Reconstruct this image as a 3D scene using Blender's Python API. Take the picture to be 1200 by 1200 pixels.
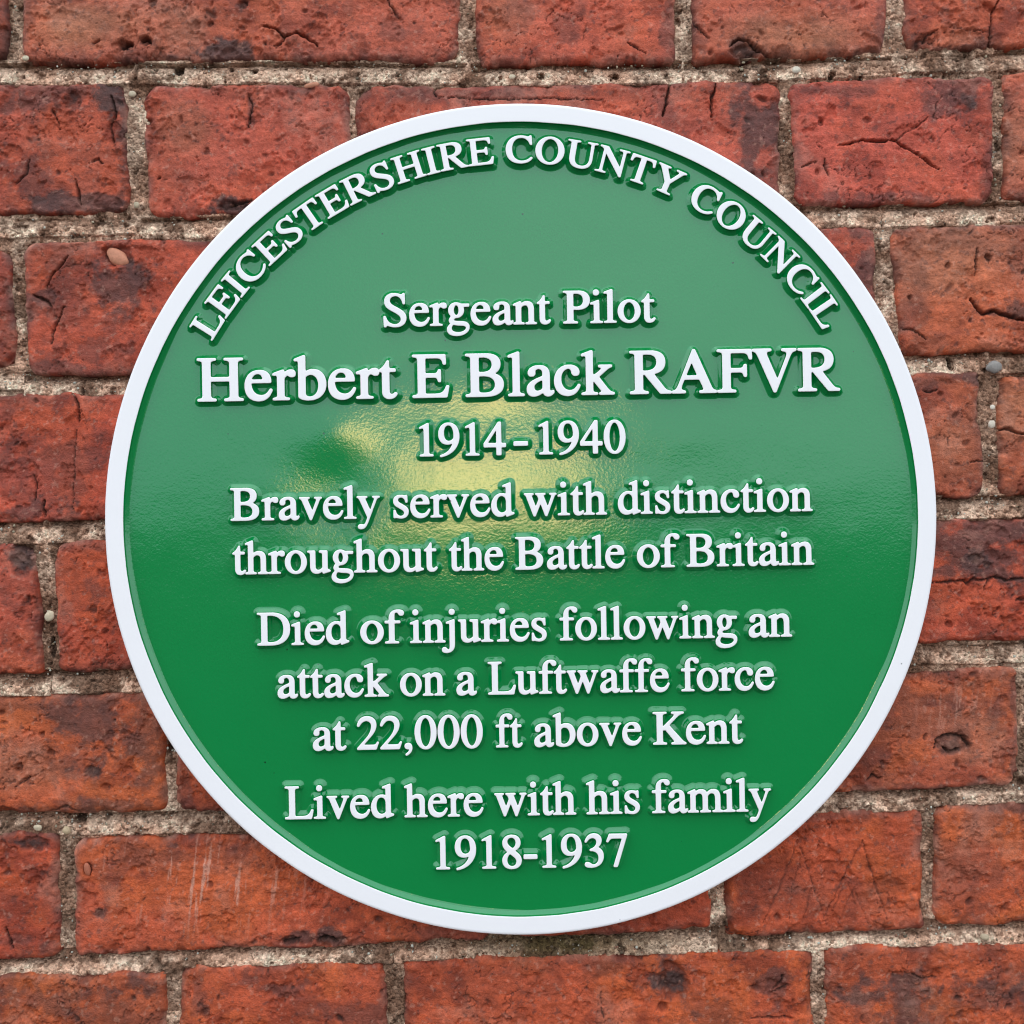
import bpy, bmesh, math
import numpy as np
from math import radians, sin, cos, pi
from mathutils import Matrix, Vector
from mathutils.geometry import delaunay_2d_cdt

for o in list(bpy.data.objects):
    bpy.data.objects.remove(o)
S = bpy.context.scene
COL = S.collection

# ------------------------------------------------------------------ camera
DIST = 0.600                    # lens to the brick faces, metres
FPX = 1333.3                    # focal length in pixels of a 1200 px frame
ROLL = radians(0.98)            # the camera was held a degree off level
EYE = 1.60
CR, SR = cos(ROLL), sin(ROLL)
cam_d = bpy.data.cameras.new('camera')
cam = bpy.data.objects.new('camera', cam_d)
COL.objects.link(cam)
cam_d.sensor_width = 36.0
cam_d.sensor_fit = 'HORIZONTAL'
cam_d.angle = 2 * math.atan(600 / FPX)
cam_d.clip_start = 0.01
cam_d.clip_end = 3000
right, up, back = Vector((CR, 0, -SR)), Vector((SR, 0, CR)), Vector((0, -1, 0))
m = Matrix((right, up, back)).transposed().to_4x4()
m.translation = (0, -DIST, EYE)
cam.matrix_world = m
S.camera = cam

# ------------------------------------------------------------------ sky and sun
SUN_DIR = Vector((-0.030, -1.0, -0.042)).normalized()     # towards the low veiled sun behind the viewer
W = bpy.data.worlds.new('World')
S.world = W
W.use_nodes = True
nt = W.node_tree
nt.nodes.clear()
out = nt.nodes.new('ShaderNodeOutputWorld')
bg = nt.nodes.new('ShaderNodeBackground')
bg.inputs['Strength'].default_value = 0.10
sky = nt.nodes.new('ShaderNodeTexSky')
sky.sky_type = 'NISHITA'
sky.sun_disc = False
sky.sun_elevation = math.asin(SUN_DIR.z)
sky.sun_rotation = math.atan2(SUN_DIR.x, SUN_DIR.y)
sky.dust_density = 2.0
tc = nt.nodes.new('ShaderNodeTexCoord')
mp = nt.nodes.new('ShaderNodeMapping')
mp.inputs['Scale'].default_value = (1.0, 1.0, 2.6)
cn = nt.nodes.new('ShaderNodeTexNoise')
cn.inputs['Scale'].default_value = 2.3
cn.inputs['Detail'].default_value = 6
cn.inputs['Roughness'].default_value = 0.55
cr = nt.nodes.new('ShaderNodeValToRGB')          # cloud thickness -> cloud radiance
cr.color_ramp.elements[0].position = 0.34
cr.color_ramp.elements[0].color = (0.56, 0.78, 0.90, 1)
cr.color_ramp.elements[1].position = 0.66
cr.color_ramp.elements[1].color = (0.86, 1.05, 1.13, 1)
sep = nt.nodes.new('ShaderNodeSeparateXYZ')
lum = nt.nodes.new('ShaderNodeMapRange')         # overcast sky: brighter overhead than at the horizon
lum.inputs['From Min'].default_value = 0.0
lum.inputs['From Max'].default_value = 1.0
lum.inputs['To Min'].default_value = 21.0
lum.inputs['To Max'].default_value = 31.0
mul = nt.nodes.new('ShaderNodeVectorMath'); mul.operation = 'SCALE'
mix = nt.nodes.new('ShaderNodeMixRGB')
mix.inputs['Fac'].default_value = 0.88
L = nt.links.new
L(tc.outputs['Generated'], mp.inputs['Vector'])
L(mp.outputs['Vector'], cn.inputs['Vector'])
L(cn.outputs['Fac'], cr.inputs['Fac'])
L(tc.outputs['Generated'], sep.inputs['Vector'])
L(sep.outputs['Z'], lum.inputs['Value'])
L(cr.outputs['Color'], mul.inputs[0])
L(lum.outputs['Result'], mul.inputs['Scale'])
L(sky.outputs['Color'], mix.inputs['Color1'])
L(mul.outputs['Vector'], mix.inputs['Color2'])
L(mix.outputs['Color'], bg.inputs['Color'])
L(bg.outputs['Background'], out.inputs['Surface'])

sd = bpy.data.lights.new('sun', 'SUN')
sd.energy = 0.5
sd.angle = radians(13)
sd.color = (1.0, 0.66, 0.20)
sun = bpy.data.objects.new('sun', sd)
COL.objects.link(sun)
sun.rotation_euler = SUN_DIR.to_track_quat('Z', 'Y').to_euler()
sun.location = (0, -3, 4)

S.view_settings.view_transform = 'Standard'
S.view_settings.look = 'None'
S.view_settings.exposure = 0.0
S.view_settings.gamma = 1.0
S.view_settings.use_curve_mapping = False
S.render.engine = 'CYCLES'
S.cycles.filter_width = 1.1

# ------------------------------------------------------------------ helpers
def px_to_world(px, py, proud=0.0):
    """pixel of the 1200 px photograph -> X, Z on the plane `proud` metres in front of the brick faces"""
    s = (DIST - proud) / FPX
    a, b = (np.asarray(px, float) - 600) * s, (600 - np.asarray(py, float)) * s
    return a * CR + b * SR, -a * SR + b * CR + EYE

def srgb(r, g, b):
    c = np.array([r, g, b], float) / 255
    return np.where(c <= 0.04045, c / 12.92, ((c + 0.055) / 1.055) ** 2.4)

def hash2(ix, iy, seed):
    n = (ix.astype(np.int64) * 374761393 + iy.astype(np.int64) * 668265263 + int(seed) * 1442695041) & 0xFFFFFFFF
    n = ((n ^ (n >> 13)) * 1274126177) & 0xFFFFFFFF
    n = ((n ^ (n >> 16)) * 2246822519) & 0xFFFFFFFF
    return ((n ^ (n >> 15)) & 0xFFFFFF) / float(0xFFFFFF)

def vnoise(x, y, seed):
    ix, iy = np.floor(x), np.floor(y)
    fx, fy = x - ix, y - iy
    fx, fy = fx * fx * fx * (fx * (fx * 6 - 15) + 10), fy * fy * fy * (fy * (fy * 6 - 15) + 10)
    a, b = hash2(ix, iy, seed), hash2(ix + 1, iy, seed)
    c, d = hash2(ix, iy + 1, seed), hash2(ix + 1, iy + 1, seed)
    return (a * (1 - fx) + b * fx) * (1 - fy) + (c * (1 - fx) + d * fx) * fy

def fbm(x, y, scale, seed, octaves=4, rough=0.55):
    """0..1, coordinates in mm, scale = size of the largest features in mm"""
    v, amp, tot, f = 0, 1.0, 0.0, 1.0 / scale
    for k in range(octaves):
        c, s = cos(0.6 + k * 1.1), sin(0.6 + k * 1.1)
        v = v + amp * vnoise((x * c - y * s) * f, (x * s + y * c) * f, seed + k * 17)
        tot += amp
        amp *= rough
        f *= 2.03
    return v / tot

def sstep(a, b, x):
    t = np.clip((x - a) / (b - a), 0, 1)
    return t * t * (3 - 2 * t)

def mesh_np(name, verts, quads, tris=None, col=None, smooth=True):
    me = bpy.data.meshes.new(name)
    verts = np.asarray(verts, np.float32)
    nq = len(quads); ntr = 0 if tris is None else len(tris)
    me.vertices.add(len(verts))
    me.vertices.foreach_set('co', verts.ravel())
    li = np.asarray(quads, np.int32).ravel()
    if ntr: li = np.concatenate([li, np.asarray(tris, np.int32).ravel()])
    me.loops.add(len(li))
    me.loops.foreach_set('vertex_index', li.astype(np.int32))
    me.polygons.add(nq + ntr)
    st = np.concatenate([np.arange(nq) * 4, nq * 4 + np.arange(ntr) * 3]).astype(np.int32)
    me.polygons.foreach_set('loop_start', st)
    me.polygons.foreach_set('use_smooth', np.full(nq + ntr, smooth))
    me.update(calc_edges=True)
    if col is not None:
        at = me.attributes.new('tone', 'FLOAT_COLOR', 'POINT')
        c4 = np.ones((len(verts), 4), np.float32); c4[:, :3] = col
        at.data.foreach_set('color', c4.ravel())
    return me

def link(name, me, mat=None, parent=None, loc=None):
    o = bpy.data.objects.new(name, me)
    COL.objects.link(o)
    if mat is not None and me is not None and not me.materials:
        for q in (mat if isinstance(mat, (list, tuple)) else [mat]):
            me.materials.append(q)
    if parent is not None:
        o.parent = parent
    if loc is not None:
        o.location = loc
    return o

def grid_quads(nu, nv):
    i = np.arange(nu * nv).reshape(nv, nu)
    return np.stack([i[:-1, :-1], i[:-1, 1:], i[1:, 1:], i[1:, :-1]], -1).reshape(-1, 4)

# ------------------------------------------------------------------ materials
def new_mat(name):
    mt = bpy.data.materials.new(name)
    mt.use_nodes = True
    b = mt.node_tree.nodes['Principled BSDF']
    return mt, mt.node_tree.nodes, mt.node_tree.links, b

def noise_node(N, Lk, scale, detail=3, rough=0.6, coord=None):
    n = N.new('ShaderNodeTexNoise')
    n.inputs['Scale'].default_value = scale
    n.inputs['Detail'].default_value = detail
    n.inputs['Roughness'].default_value = rough
    if coord is not None: Lk.new(coord, n.inputs['Vector'])
    return n

def tone_material(name, rough, lo, hi, grain, bump, bump_dist, spec=0.3, sand=None):
    """base colour from the mesh's 'tone' colours, broken up by fine grain; relief from the same grain"""
    mt, N, Lk, b = new_mat(name)
    at = N.new('ShaderNodeAttribute'); at.attribute_name = 'tone'
    geo = N.new('ShaderNodeNewGeometry')
    n1 = noise_node(N, Lk, grain, 4, 0.65, geo.outputs['Position'])
    n2 = noise_node(N, Lk, grain * 3.1, 2, 0.6, geo.outputs['Position'])
    mr = N.new('ShaderNodeMapRange')
    mr.inputs['From Min'].default_value = 0.3; mr.inputs['From Max'].default_value = 0.7
    mr.inputs['To Min'].default_value = lo; mr.inputs['To Max'].default_value = hi
    Lk.new(n1.outputs['Fac'], mr.inputs['Value'])
    mr2 = N.new('ShaderNodeMapRange')
    mr2.inputs['From Min'].default_value = 0.3; mr2.inputs['From Max'].default_value = 0.7
    mr2.inputs['To Min'].default_value = 0.5 + lo / 2; mr2.inputs['To Max'].default_value = 0.5 + hi / 2
    Lk.new(n2.outputs['Fac'], mr2.inputs['Value'])
    mm = N.new('ShaderNodeMath'); mm.operation = 'MULTIPLY'
    Lk.new(mr.outputs['Result'], mm.inputs[0]); Lk.new(mr2.outputs['Result'], mm.inputs[1])
    sc = N.new('ShaderNodeVectorMath'); sc.operation = 'SCALE'
    Lk.new(at.outputs['Color'], sc.inputs[0]); Lk.new(mm.outputs['Value'], sc.inputs['Scale'])
    Lk.new(sc.outputs['Vector'], b.inputs['Base Color'])
    ad = N.new('ShaderNodeMath'); ad.operation = 'MULTIPLY_ADD'
    ad.inputs[1].default_value = 0.45
    Lk.new(n2.outputs['Fac'], ad.inputs[0]); Lk.new(n1.outputs['Fac'], ad.inputs[2])
    hgt = ad.outputs['Value']
    if sand:                                  # grains of sand: each its own shade, each a small dome
        vo = N.new('ShaderNodeTexVoronoi'); vo.inputs['Scale'].default_value = sand
        wv = N.new('ShaderNodeVectorMath'); wv.operation = 'MULTIPLY_ADD'; wv.inputs[1].default_value = (0.0012, 0.0012, 0.0012)
        Lk.new(n1.outputs['Color'], wv.inputs[0]); Lk.new(geo.outputs['Position'], wv.inputs[2])
        Lk.new(wv.outputs['Vector'], vo.inputs['Vector'])
        rp = N.new('ShaderNodeValToRGB'); e = rp.color_ramp.elements
        e[0].position = 0.0; e[0].color = (0.42, 0.36, 0.32, 1); e[1].position = 1.0; e[1].color = (1.35, 1.33, 1.30, 1)
        x = e.new(0.35); x.color = (0.88, 0.86, 0.83, 1)
        x = e.new(0.75); x.color = (1.08, 1.05, 1.02, 1)
        sx_ = N.new('ShaderNodeSeparateColor'); Lk.new(vo.outputs['Color'], sx_.inputs['Color'])
        Lk.new(sx_.outputs['Red'], rp.inputs['Fac'])
        mu = N.new('ShaderNodeVectorMath'); mu.operation = 'MULTIPLY'
        Lk.new(sc.outputs['Vector'], mu.inputs[0]); Lk.new(rp.outputs['Color'], mu.inputs[1])
        Lk.new(mu.outputs['Vector'], b.inputs['Base Color'])
        dm = N.new('ShaderNodeMath'); dm.operation = 'MULTIPLY_ADD'; dm.inputs[1].default_value = -1.1
        Lk.new(vo.outputs['Distance'], dm.inputs[0]); Lk.new(ad.outputs['Value'], dm.inputs[2])
        hgt = dm.outputs['Value']
    bp = N.new('ShaderNodeBump')
    bp.inputs['Strength'].default_value = bump
    bp.inputs['Distance'].default_value = bump_dist
    Lk.new(hgt, bp.inputs['Height'])
    Lk.new(bp.outputs['Normal'], b.inputs['Normal'])
    b.inputs['Roughness'].default_value = rough
    b.inputs['Specular IOR Level'].default_value = spec
    return mt

M_BRICK = tone_material('fired_clay', 0.74, 0.74, 1.22, 380, 0.8, 0.0011, 0.35)
M_MORTAR = tone_material('lime_mortar', 0.92, 0.66, 1.30, 520, 1.0, 0.0012, 0.2, 640)
M_GRIT = tone_material('sand_grit', 0.7, 0.85, 1.12, 900, 0.3, 0.0004, 0.35)

def gloss_paint(name, col, rough, peel, peel_d, var=0.03, ior=1.66):
    mt, N, Lk, b = new_mat(name)
    geo = N.new('ShaderNodeNewGeometry')
    n1 = noise_node(N, Lk, 760, 2, 0.6, geo.outputs['Position'])
    n2 = noise_node(N, Lk, 260, 3, 0.5, geo.outputs['Position'])
    ad = N.new('ShaderNodeMath'); ad.operation = 'MULTIPLY_ADD'; ad.inputs[1].default_value = 0.5
    Lk.new(n2.outputs['Fac'], ad.inputs[0]); Lk.new(n1.outputs['Fac'], ad.inputs[2])
    bp = N.new('ShaderNodeBump'); bp.inputs['Strength'].default_value = peel; bp.inputs['Distance'].default_value = peel_d
    Lk.new(ad.outputs['Value'], bp.inputs['Height']); Lk.new(bp.outputs['Normal'], b.inputs['Normal'])
    n3 = noise_node(N, Lk, 35, 4, 0.6, geo.outputs['Position'])
    vo = N.new('ShaderNodeTexVoronoi'); vo.inputs['Scale'].default_value = 55; Lk.new(geo.outputs['Position'], vo.inputs['Vector'])
    dot = N.new('ShaderNodeMapRange'); dot.inputs['From Min'].default_value = 0.018; dot.inputs['From Max'].default_value = 0.034
    dot.inputs['To Min'].default_value = 0.25; dot.inputs['To Max'].default_value = 1.0
    Lk.new(vo.outputs['Distance'], dot.inputs['Value'])             # stray flecks of dirt
    mr = N.new('ShaderNodeMapRange'); mr.inputs['To Min'].default_value = 1 - var; mr.inputs['To Max'].default_value = 1 + var
    Lk.new(n3.outputs['Fac'], mr.inputs['Value'])
    sc = N.new('ShaderNodeVectorMath'); sc.operation = 'SCALE'; sc.inputs[0].default_value = col
    mm = N.new('ShaderNodeMath'); mm.operation = 'MULTIPLY'; Lk.new(mr.outputs['Result'], mm.inputs[0]); Lk.new(dot.outputs['Result'], mm.inputs[1])
    Lk.new(mm.outputs['Value'], sc.inputs['Scale']); Lk.new(sc.outputs['Vector'], b.inputs['Base Color'])
    mr2 = N.new('ShaderNodeMapRange'); mr2.inputs['To Min'].default_value = rough * 0.8; mr2.inputs['To Max'].default_value = rough * 1.25
    Lk.new(n3.outputs['Fac'], mr2.inputs['Value']); Lk.new(mr2.outputs['Result'], b.inputs['Roughness'])
    b.inputs['IOR'].default_value = ior
    return mt

M_GREEN = gloss_paint('green_enamel', (0.0, 0.192, 0.040), 0.085, 0.5, 0.00009)
M_WHITE = gloss_paint('white_enamel', (0.92, 0.765, 0.765), 0.42, 0.35, 0.00006, 0.02, 1.5)
mt, N, Lk, b = new_mat('worn_tarmac'); M_GROUND = mt
gn = noise_node(N, Lk, 14, 6, 0.7)
rp = N.new('ShaderNodeValToRGB'); rp.color_ramp.elements[0].color = (0.014, 0.014, 0.014, 1); rp.color_ramp.elements[1].color = (0.030, 0.029, 0.028, 1)
Lk.new(gn.outputs['Fac'], rp.inputs['Fac']); Lk.new(rp.outputs['Color'], b.inputs['Base Color']); b.inputs['Roughness'].default_value = 0.9

# ------------------------------------------------------------------ ground in front of the wall
bm = bmesh.new()
bmesh.ops.create_circle(bm, cap_ends=True, segments=64, radius=900)
me = bpy.data.meshes.new('ground'); bm.to_mesh(me); bm.free()
g = link('ground', me, M_GROUND)
g['kind'] = 'structure'

# ------------------------------------------------------------------ the brick wall
wall = bpy.data.objects.new('brick_wall', None)
COL.objects.link(wall)
wall.location = (0, 0, 0)
wall['label'] = 'weathered old red brick wall with pale sandy mortar joints behind the round plaque'
wall['category'] = 'wall'

PXM = DIST / FPX * 1000                     # mm per photograph pixel on the brick faces
# visible bricks: four corners (top left, top right, bottom right, bottom left) in photograph pixels, colour
BR = [
 ((-230,-95),(8,-95),(8,70),(-230,74), (146,70,56)),
 ((23,-95),(541,-100),(538,70),(24,73), (163,82,66)),
 ((554,-100),(793,-105),(793,72),(560,75), (168,80,63)),
 ((806,-105),(1040,-108),(1039,62),(811,72), (164,84,70)),
 ((1058,-110),(1300,-115),(1300,52),(1061,58), (160,78,62)),
 ((-370,99),(147,97),(150,248),(-370,264), (158,74,58)),
 ((167,99),(409,97),(409,249),(171,254), (160,76,62)),
 ((414,99),(917,92),(916,243),(416,252), (150,72,60)),
 ((924,94),(1164,87),(1166,238),(934,241), (166,76,64)),
 ((1177,82),(1420,76),(1420,226),(1176,234), (164,84,68)),
 ((-230,292),(12,290),(18,430),(-230,436), (140,62,48)),
 ((25,282),(268,279),(270,438),(34,441), (156,70,52)),
 ((284,278),(528,275),(528,434),(284,438), (156,70,52)),
 ((542,275),(780,271),(780,428),(542,432), (156,70,52)),
 ((792,270),(1027,263),(1029,418),(792,424), (150,70,58)),
 ((1044,265),(1290,258),(1290,408),(1056,416), (160,82,62)),
 ((-120,462),(392,460),(392,601),(-120,617), (158,70,54)),
 ((406,460),(648,452),(648,596),(406,601), (150,68,54)),
 ((660,452),(896,442),(896,590),(660,596), (150,68,54)),
 ((910,440),(1150,434),(1154,582),(910,590), (156,80,62)),
 ((1171,438),(1420,430),(1420,574),(1171,582), (158,82,60)),
 ((-470,642),(40,636),(50,791),(-470,797), (154,72,58)),
 ((62,634),(300,628),(300,783),(67,788), (158,70,52)),
 ((314,628),(590,620),(590,772),(314,782), (150,68,54)),
 ((604,620),(886,612),(886,760),(604,770), (150,68,54)),
 ((900,612),(1420,602),(1420,748),(900,757), (158,70,52)),
 ((-320,819),(191,811),(196,953),(-320,960), (158,78,52)),
 ((206,809),(450,803),(450,949),(205,953), (150,68,48)),
 ((464,803),(700,797),(700,940),(464,946), (150,68,54)),
 ((714,797),(942,790),(942,932),(714,940), (150,68,54)),
 ((955,790),(1193,781),(1195,922),(955,930), (160,80,60)),
 ((1206,778),(1440,772),(1440,914),(1206,918), (146,70,50)),
 ((-180,974),(67,977),(71,1124),(-180,1134), (154,68,50)),
 ((84,981),(573,975),(573,1105),(87,1121), (164,78,56)),
 ((588,968),(832,955),(834,1092),(590,1101), (158,70,48)),
 ((849,958),(1083,947),(1085,1091),(851,1102), (160,74,50)),
 ((1096,942),(1340,935),(1340,1080),(1095,1088), (162,78,52)),
 ((-320,1150),(193,1138),(197,1290),(-320,1300), (156,78,52)),
 ((208,1133),(452,1126),(455,1282),(208,1290), (158,74,52)),
 ((469,1124),(955,1112),(957,1270),(470,1280), (162,76,52)),
 ((967,1109),(1480,1100),(1480,1255),(967,1264), (160,76,50)),
]
N_VIS = len(BR)
# the wall carries on past the picture: same bond, plain bricks
rng = np.random.default_rng(5)
def row_fill(x0, x1, ytop, ybot, tilt):
    x = x0
    stretch = rng.random() < 0.5
    while x < x1:
        w = 508 if stretch else 240
        stretch = not stretch
        e = min(x + w, x1)
        if e - x > 60:
            c = np.array([158, 74, 56]) + rng.integers(-12, 10, 3)
            BR.append(((x, ytop - tilt * x), (e, ytop - tilt * e), (e, ybot - tilt * e), (x, ybot - tilt * x), tuple(c)))
        x = e + 14
T1 = math.tan(ROLL)
for k in range(5):
    row_fill(-700, 1900, -116 - 176 * k - 158 + 10, -116 - 176 * k + 10, T1)
for k in range(5):
    row_fill(-700, 1900, 1308 + 174 * k, 1308 + 174 * k + 152, T1)
ends = [(0, -244, 1314, -95, 72), (1, -384, 1434, 97, 258), (2, -244, 1304, 290, 436), (3, -134, 1434, 460, 612),
        (4, -484, 1434, 640, 795), (5, -334, 1454, 818, 958), (6, -194, 1354, 976, 1130), (7, -334, 1494, 1148, 1296)]
for _, lx, rx, t, bt in ends:
    row_fill(-700, lx, t, bt, T1)
    row_fill(rx, 1900, t, bt, T1)

# cracks: width in px, depth in mm, points in photograph pixels
CRACKS = [
 (1.6, 2.6, [(307,29),(322,33),(333,43),(348,38),(360,44),(368,48),(373,54)]), (1.4, 1.8, [(333,43),(328,52),(320,54)]),
 (2.6, 3.0, [(140,58),(146,52),(153,50)]), (2.4, 2.6, [(165,48),(171,44),(175,50)]), (1.5, 1.6, [(109,50),(116,46)]),
 (1.6, 2.0, [(80,300),(72,310),(62,322),(55,338)]), (1.8, 2.2, [(40,345),(50,350),(60,358)]), (1.4, 1.6, [(60,405),(66,380),(76,360)]),
 (1.6, 1.6, [(130,112),(136,130),(128,148),(133,166)]), (1.4, 1.5, [(108,190),(116,186),(120,192)]), (1.6, 1.8, [(88,210),(92,225),(94,242)]),
 (1.4, 1.3, [(20,215),(30,205),(34,186)]), (1.3, 1.2, [(60,128),(66,140),(70,152)]),
 (1.3, 1.4, [(290,108),(296,124),(290,148)]), (2.0, 2.0, [(268,240),(280,236),(296,234)]), (1.4, 1.4, [(184,210),(188,206)]),
 (1.7, 2.4, [(983,170),(1010,165),(1050,164),(1064,173),(1080,184),(1100,199)]), (1.2, 0.9, [(1050,164),(1063,154),(1078,146),(1086,138)]),
 (1.5, 1.6, [(967,184),(966,194),(971,206)]), (1.2, 1.2, [(940,196),(950,190),(958,188)]),
 (1.6, 2.2, [(1173,-5),(1165,12),(1162,30),(1161,55)]), (1.5, 1.4, [(1084,50),(1088,40),(1100,34)]), (1.1, 0.8, [(1112,30),(1140,34),(1160,36)]),
 (2.0, 2.2, [(855,54),(866,46),(878,48),(888,57),(903,67)]), (1.5, 1.5, [(808,22),(820,34),(830,45)]),
 (1.6, 1.8, [(840,97),(834,116),(835,140)]), (1.8, 2.4, [(786,94),(782,114),(777,136)]), (1.0, 1.2, [(515,113),(560,116),(640,115),(708,117)]),
 (1.4, 1.4, [(515,116),(508,108),(511,97)]), (1.3, 1.4, [(455,0),(460,10),(466,20)]), (1.3, 1.3, [(735,50),(745,55),(757,63)]),
 (2.6, 2.8, [(1137,350),(1144,360),(1152,368),(1165,364),(1180,370),(1203,376)]), (1.4, 1.2, [(1144,290),(1144,310),(1143,322)]),
 (1.4, 1.3, [(1058,385),(1072,388),(1084,398)]),
 (1.7, 2.0, [(84,461),(90,472),(92,484),(90,496)]), (1.3, 1.3, [(38,556),(42,570),(41,586)]), (1.4, 1.5, [(52,585),(50,598),(53,606)]),
 (1.0, 0.7, [(88,500),(87,540),(86,600)]),
 (2.0, 2.6, [(1168,505),(1182,503),(1190,506),(1206,510)]), (1.3, 1.0, [(1136,541),(1146,540),(1152,541)]), (1.3, 1.2, [(1082,458),(1090,460),(1098,456)]),
 (2.0, 1.6, [(1090,683),(1130,681),(1134,684),(1142,679),(1150,680),(1165,676),(1178,680),(1206,678)]), (1.4, 1.2, [(1153,692),(1158,680),(1164,676)]),
 (1.8, 1.8, [(1190,704),(1197,702),(1206,703)]), (1.8, 2.2, [(1106,876),(1114,882),(1124,878)]), (1.6, 1.8, [(1094,880),(1098,866),(1112,861),(1128,864),(1138,876)]),
 (1.6, 1.6, [(1015,914),(1022,908),(1032,912)]), (1.3, 1.2, [(18,922),(26,917),(36,911)]), (1.5, 1.4, [(60,950),(78,945),(92,952)]),
 (1.5, 1.7, [(5,1085),(10,1100),(14,1112)]), (1.8, 2.0, [(332,1105),(345,1102),(352,1098)]), (1.8, 2.2, [(372,1102),(384,1098),(396,1104)]),
 (1.4, 0.5, [(895,1080),(914,1040),(935,985)]), (1.4, 0.5, [(935,985),(950,1030),(970,1085)]), (1.4, 0.5, [(965,1078),(988,1030),(1010,985)]),
 (1.4, 0.6, [(1010,985),(1024,1030),(1040,1078)]), (1.1, 0.4, [(925,1080),(928,1040),(940,1000)]), (1.1, 0.4, [(975,1070),(992,1030),(1004,1064)]),
 (1.1, 0.4, [(984,1080),(1000,1040),(1020,1086)]), (1.1, 0.4, [(942,1078),(950,1040),(962,1050)]),
 (1.5, 1.6, [(908,1160),(916,1150),(918,1142)]), (1.5, 1.5, [(905,1165),(916,1160),(924,1154)]), (1.4, 1.4, [(880,1195),(905,1192),(930,1196)]),
 (1.2, 1.0, [(705,1160),(704,1175),(708,1195)]), (1.3, 1.2, [(1070,1143),(1084,1148),(1098,1146)]),
]
# dark soot and burnt patches: x, y, rx, ry in px, strength
SOOT = [
 (45,118,40,24,.7),(128,112,20,26,1.),(146,150,9,70,.9),(35,195,25,28,.55),(110,238,70,10,.9),(60,105,70,8,.7),(84,118,14,18,.8),(100,200,30,40,.3),
 (294,122,6,28,.7),(350,108,34,9,.7),(275,240,25,8,1.),(420,140,12,60,.4),(205,205,20,16,.3),
 (268,64,32,13,1.),(205,66,18,8,.8),(470,36,20,14,.45),(300,18,60,20,.15),(178,3,8,8,.8),(285,5,10,8,.7),(28,25,8,40,.5),
 (665,32,16,22,.45),(605,30,20,25,.25),(786,40,10,35,.6),(556,30,8,50,.5),(870,58,25,12,.7),(815,40,14,30,.6),(1034,30,10,50,.5),(1075,48,18,10,.8),(1130,58,60,6,.7),
 (892,150,34,64,.85),(910,200,16,60,.6),(520,108,120,12,.55),(470,112,40,14,.4),(780,120,16,26,.5),
 (1125,106,38,24,.75),(1140,122,14,12,1.),(985,106,44,7,.6),(930,160,8,70,.4),(1010,230,80,8,.7),(1160,200,8,40,.5),
 (132,332,30,34,.85),(60,312,34,28,.45),(118,402,44,30,.5),(45,350,20,14,.7),(85,345,50,50,.3),(60,432,60,9,.7),(5,350,14,60,.4),
 (1012,300,24,44,.75),(1000,340,20,40,.5),(1070,330,14,60,.35),(1170,366,40,10,.8),(1120,285,60,12,.3),(1080,400,30,14,.4),
 (70,535,46,20,.5),(40,568,50,30,.35),(10,520,14,18,.6),(30,600,60,10,.8),(8,480,12,16,.5),
 (28,656,17,26,1.),(10,700,14,40,.25),(46,740,5,40,.5),(115,682,17,26,.55),(75,640,12,8,.6),(110,640,40,6,.5),(90,700,14,20,.3),
 (1078,450,16,9,.6),(1145,443,14,8,.9),(1118,488,10,8,.5),(1130,440,40,6,.5),(1110,560,40,20,.2),
 (1118,640,76,34,.85),(1190,628,44,24,.85),(1143,655,16,12,1.),(1105,668,30,8,.8),(1170,650,40,20,.4),(1180,605,40,6,.8),(1100,612,40,7,.8),(1114,748,36,6,.6),
 (118,858,56,48,.8),(172,852,22,64,.65),(130,822,70,12,.7),(110,905,14,14,.9),(66,946,70,12,.7),(150,943,50,8,.6),(20,825,40,8,.4),(90,880,40,40,.4),(40,890,40,30,.2),
 (215,930,14,40,.5),(1092,838,60,30,.5),(1140,822,60,44,.45),(1120,880,26,14,.6),(1030,870,40,40,.35),(1190,850,7,70,.7),(1100,924,90,6,.5),
 (34,990,30,10,.95),(5,985,14,8,.8),(66,1010,9,30,.6),(20,1100,20,20,.5),(60,1110,14,24,.6),(10,1060,20,30,.2),
 (200,1002,100,16,.5),(120,1020,34,24,.4),(200,990,14,6,.8),(260,1000,40,14,.5),(350,1098,24,8,.8),(390,1100,24,10,.9),(520,1095,50,10,.5),(116,1070,6,5,.8),
 (1150,960,90,18,.5),(1130,1012,44,54,.4),(1190,945,20,10,.8),(1168,1030,12,14,.5),(1000,952,70,9,.5),(940,1050,60,30,.25),(1020,1060,40,30,.25),(1078,960,8,12,.6),
 (50,1172,60,30,.6),(165,1155,30,22,.8),(150,1190,60,30,.4),(300,1150,14,14,.6),(320,1160,30,10,.6),(230,1160,10,30,.5),(430,1190,50,14,.6),(240,1185,8,8,.7),(370,1180,50,10,.3),
 (790,1152,28,34,1.),(700,1125,40,16,.5),(640,1150,60,30,.25),(830,1180,50,30,.4),(560,1160,60,30,.2),(910,1158,14,20,.7),(815,1190,10,10,.8),
 (1090,1150,100,24,.9),(1064,1185,30,44,.75),(1135,1170,70,32,.65),(1170,1140,40,20,.5),(1010,1160,20,40,.35),(975,1140,10,30,.4),
]
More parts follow.
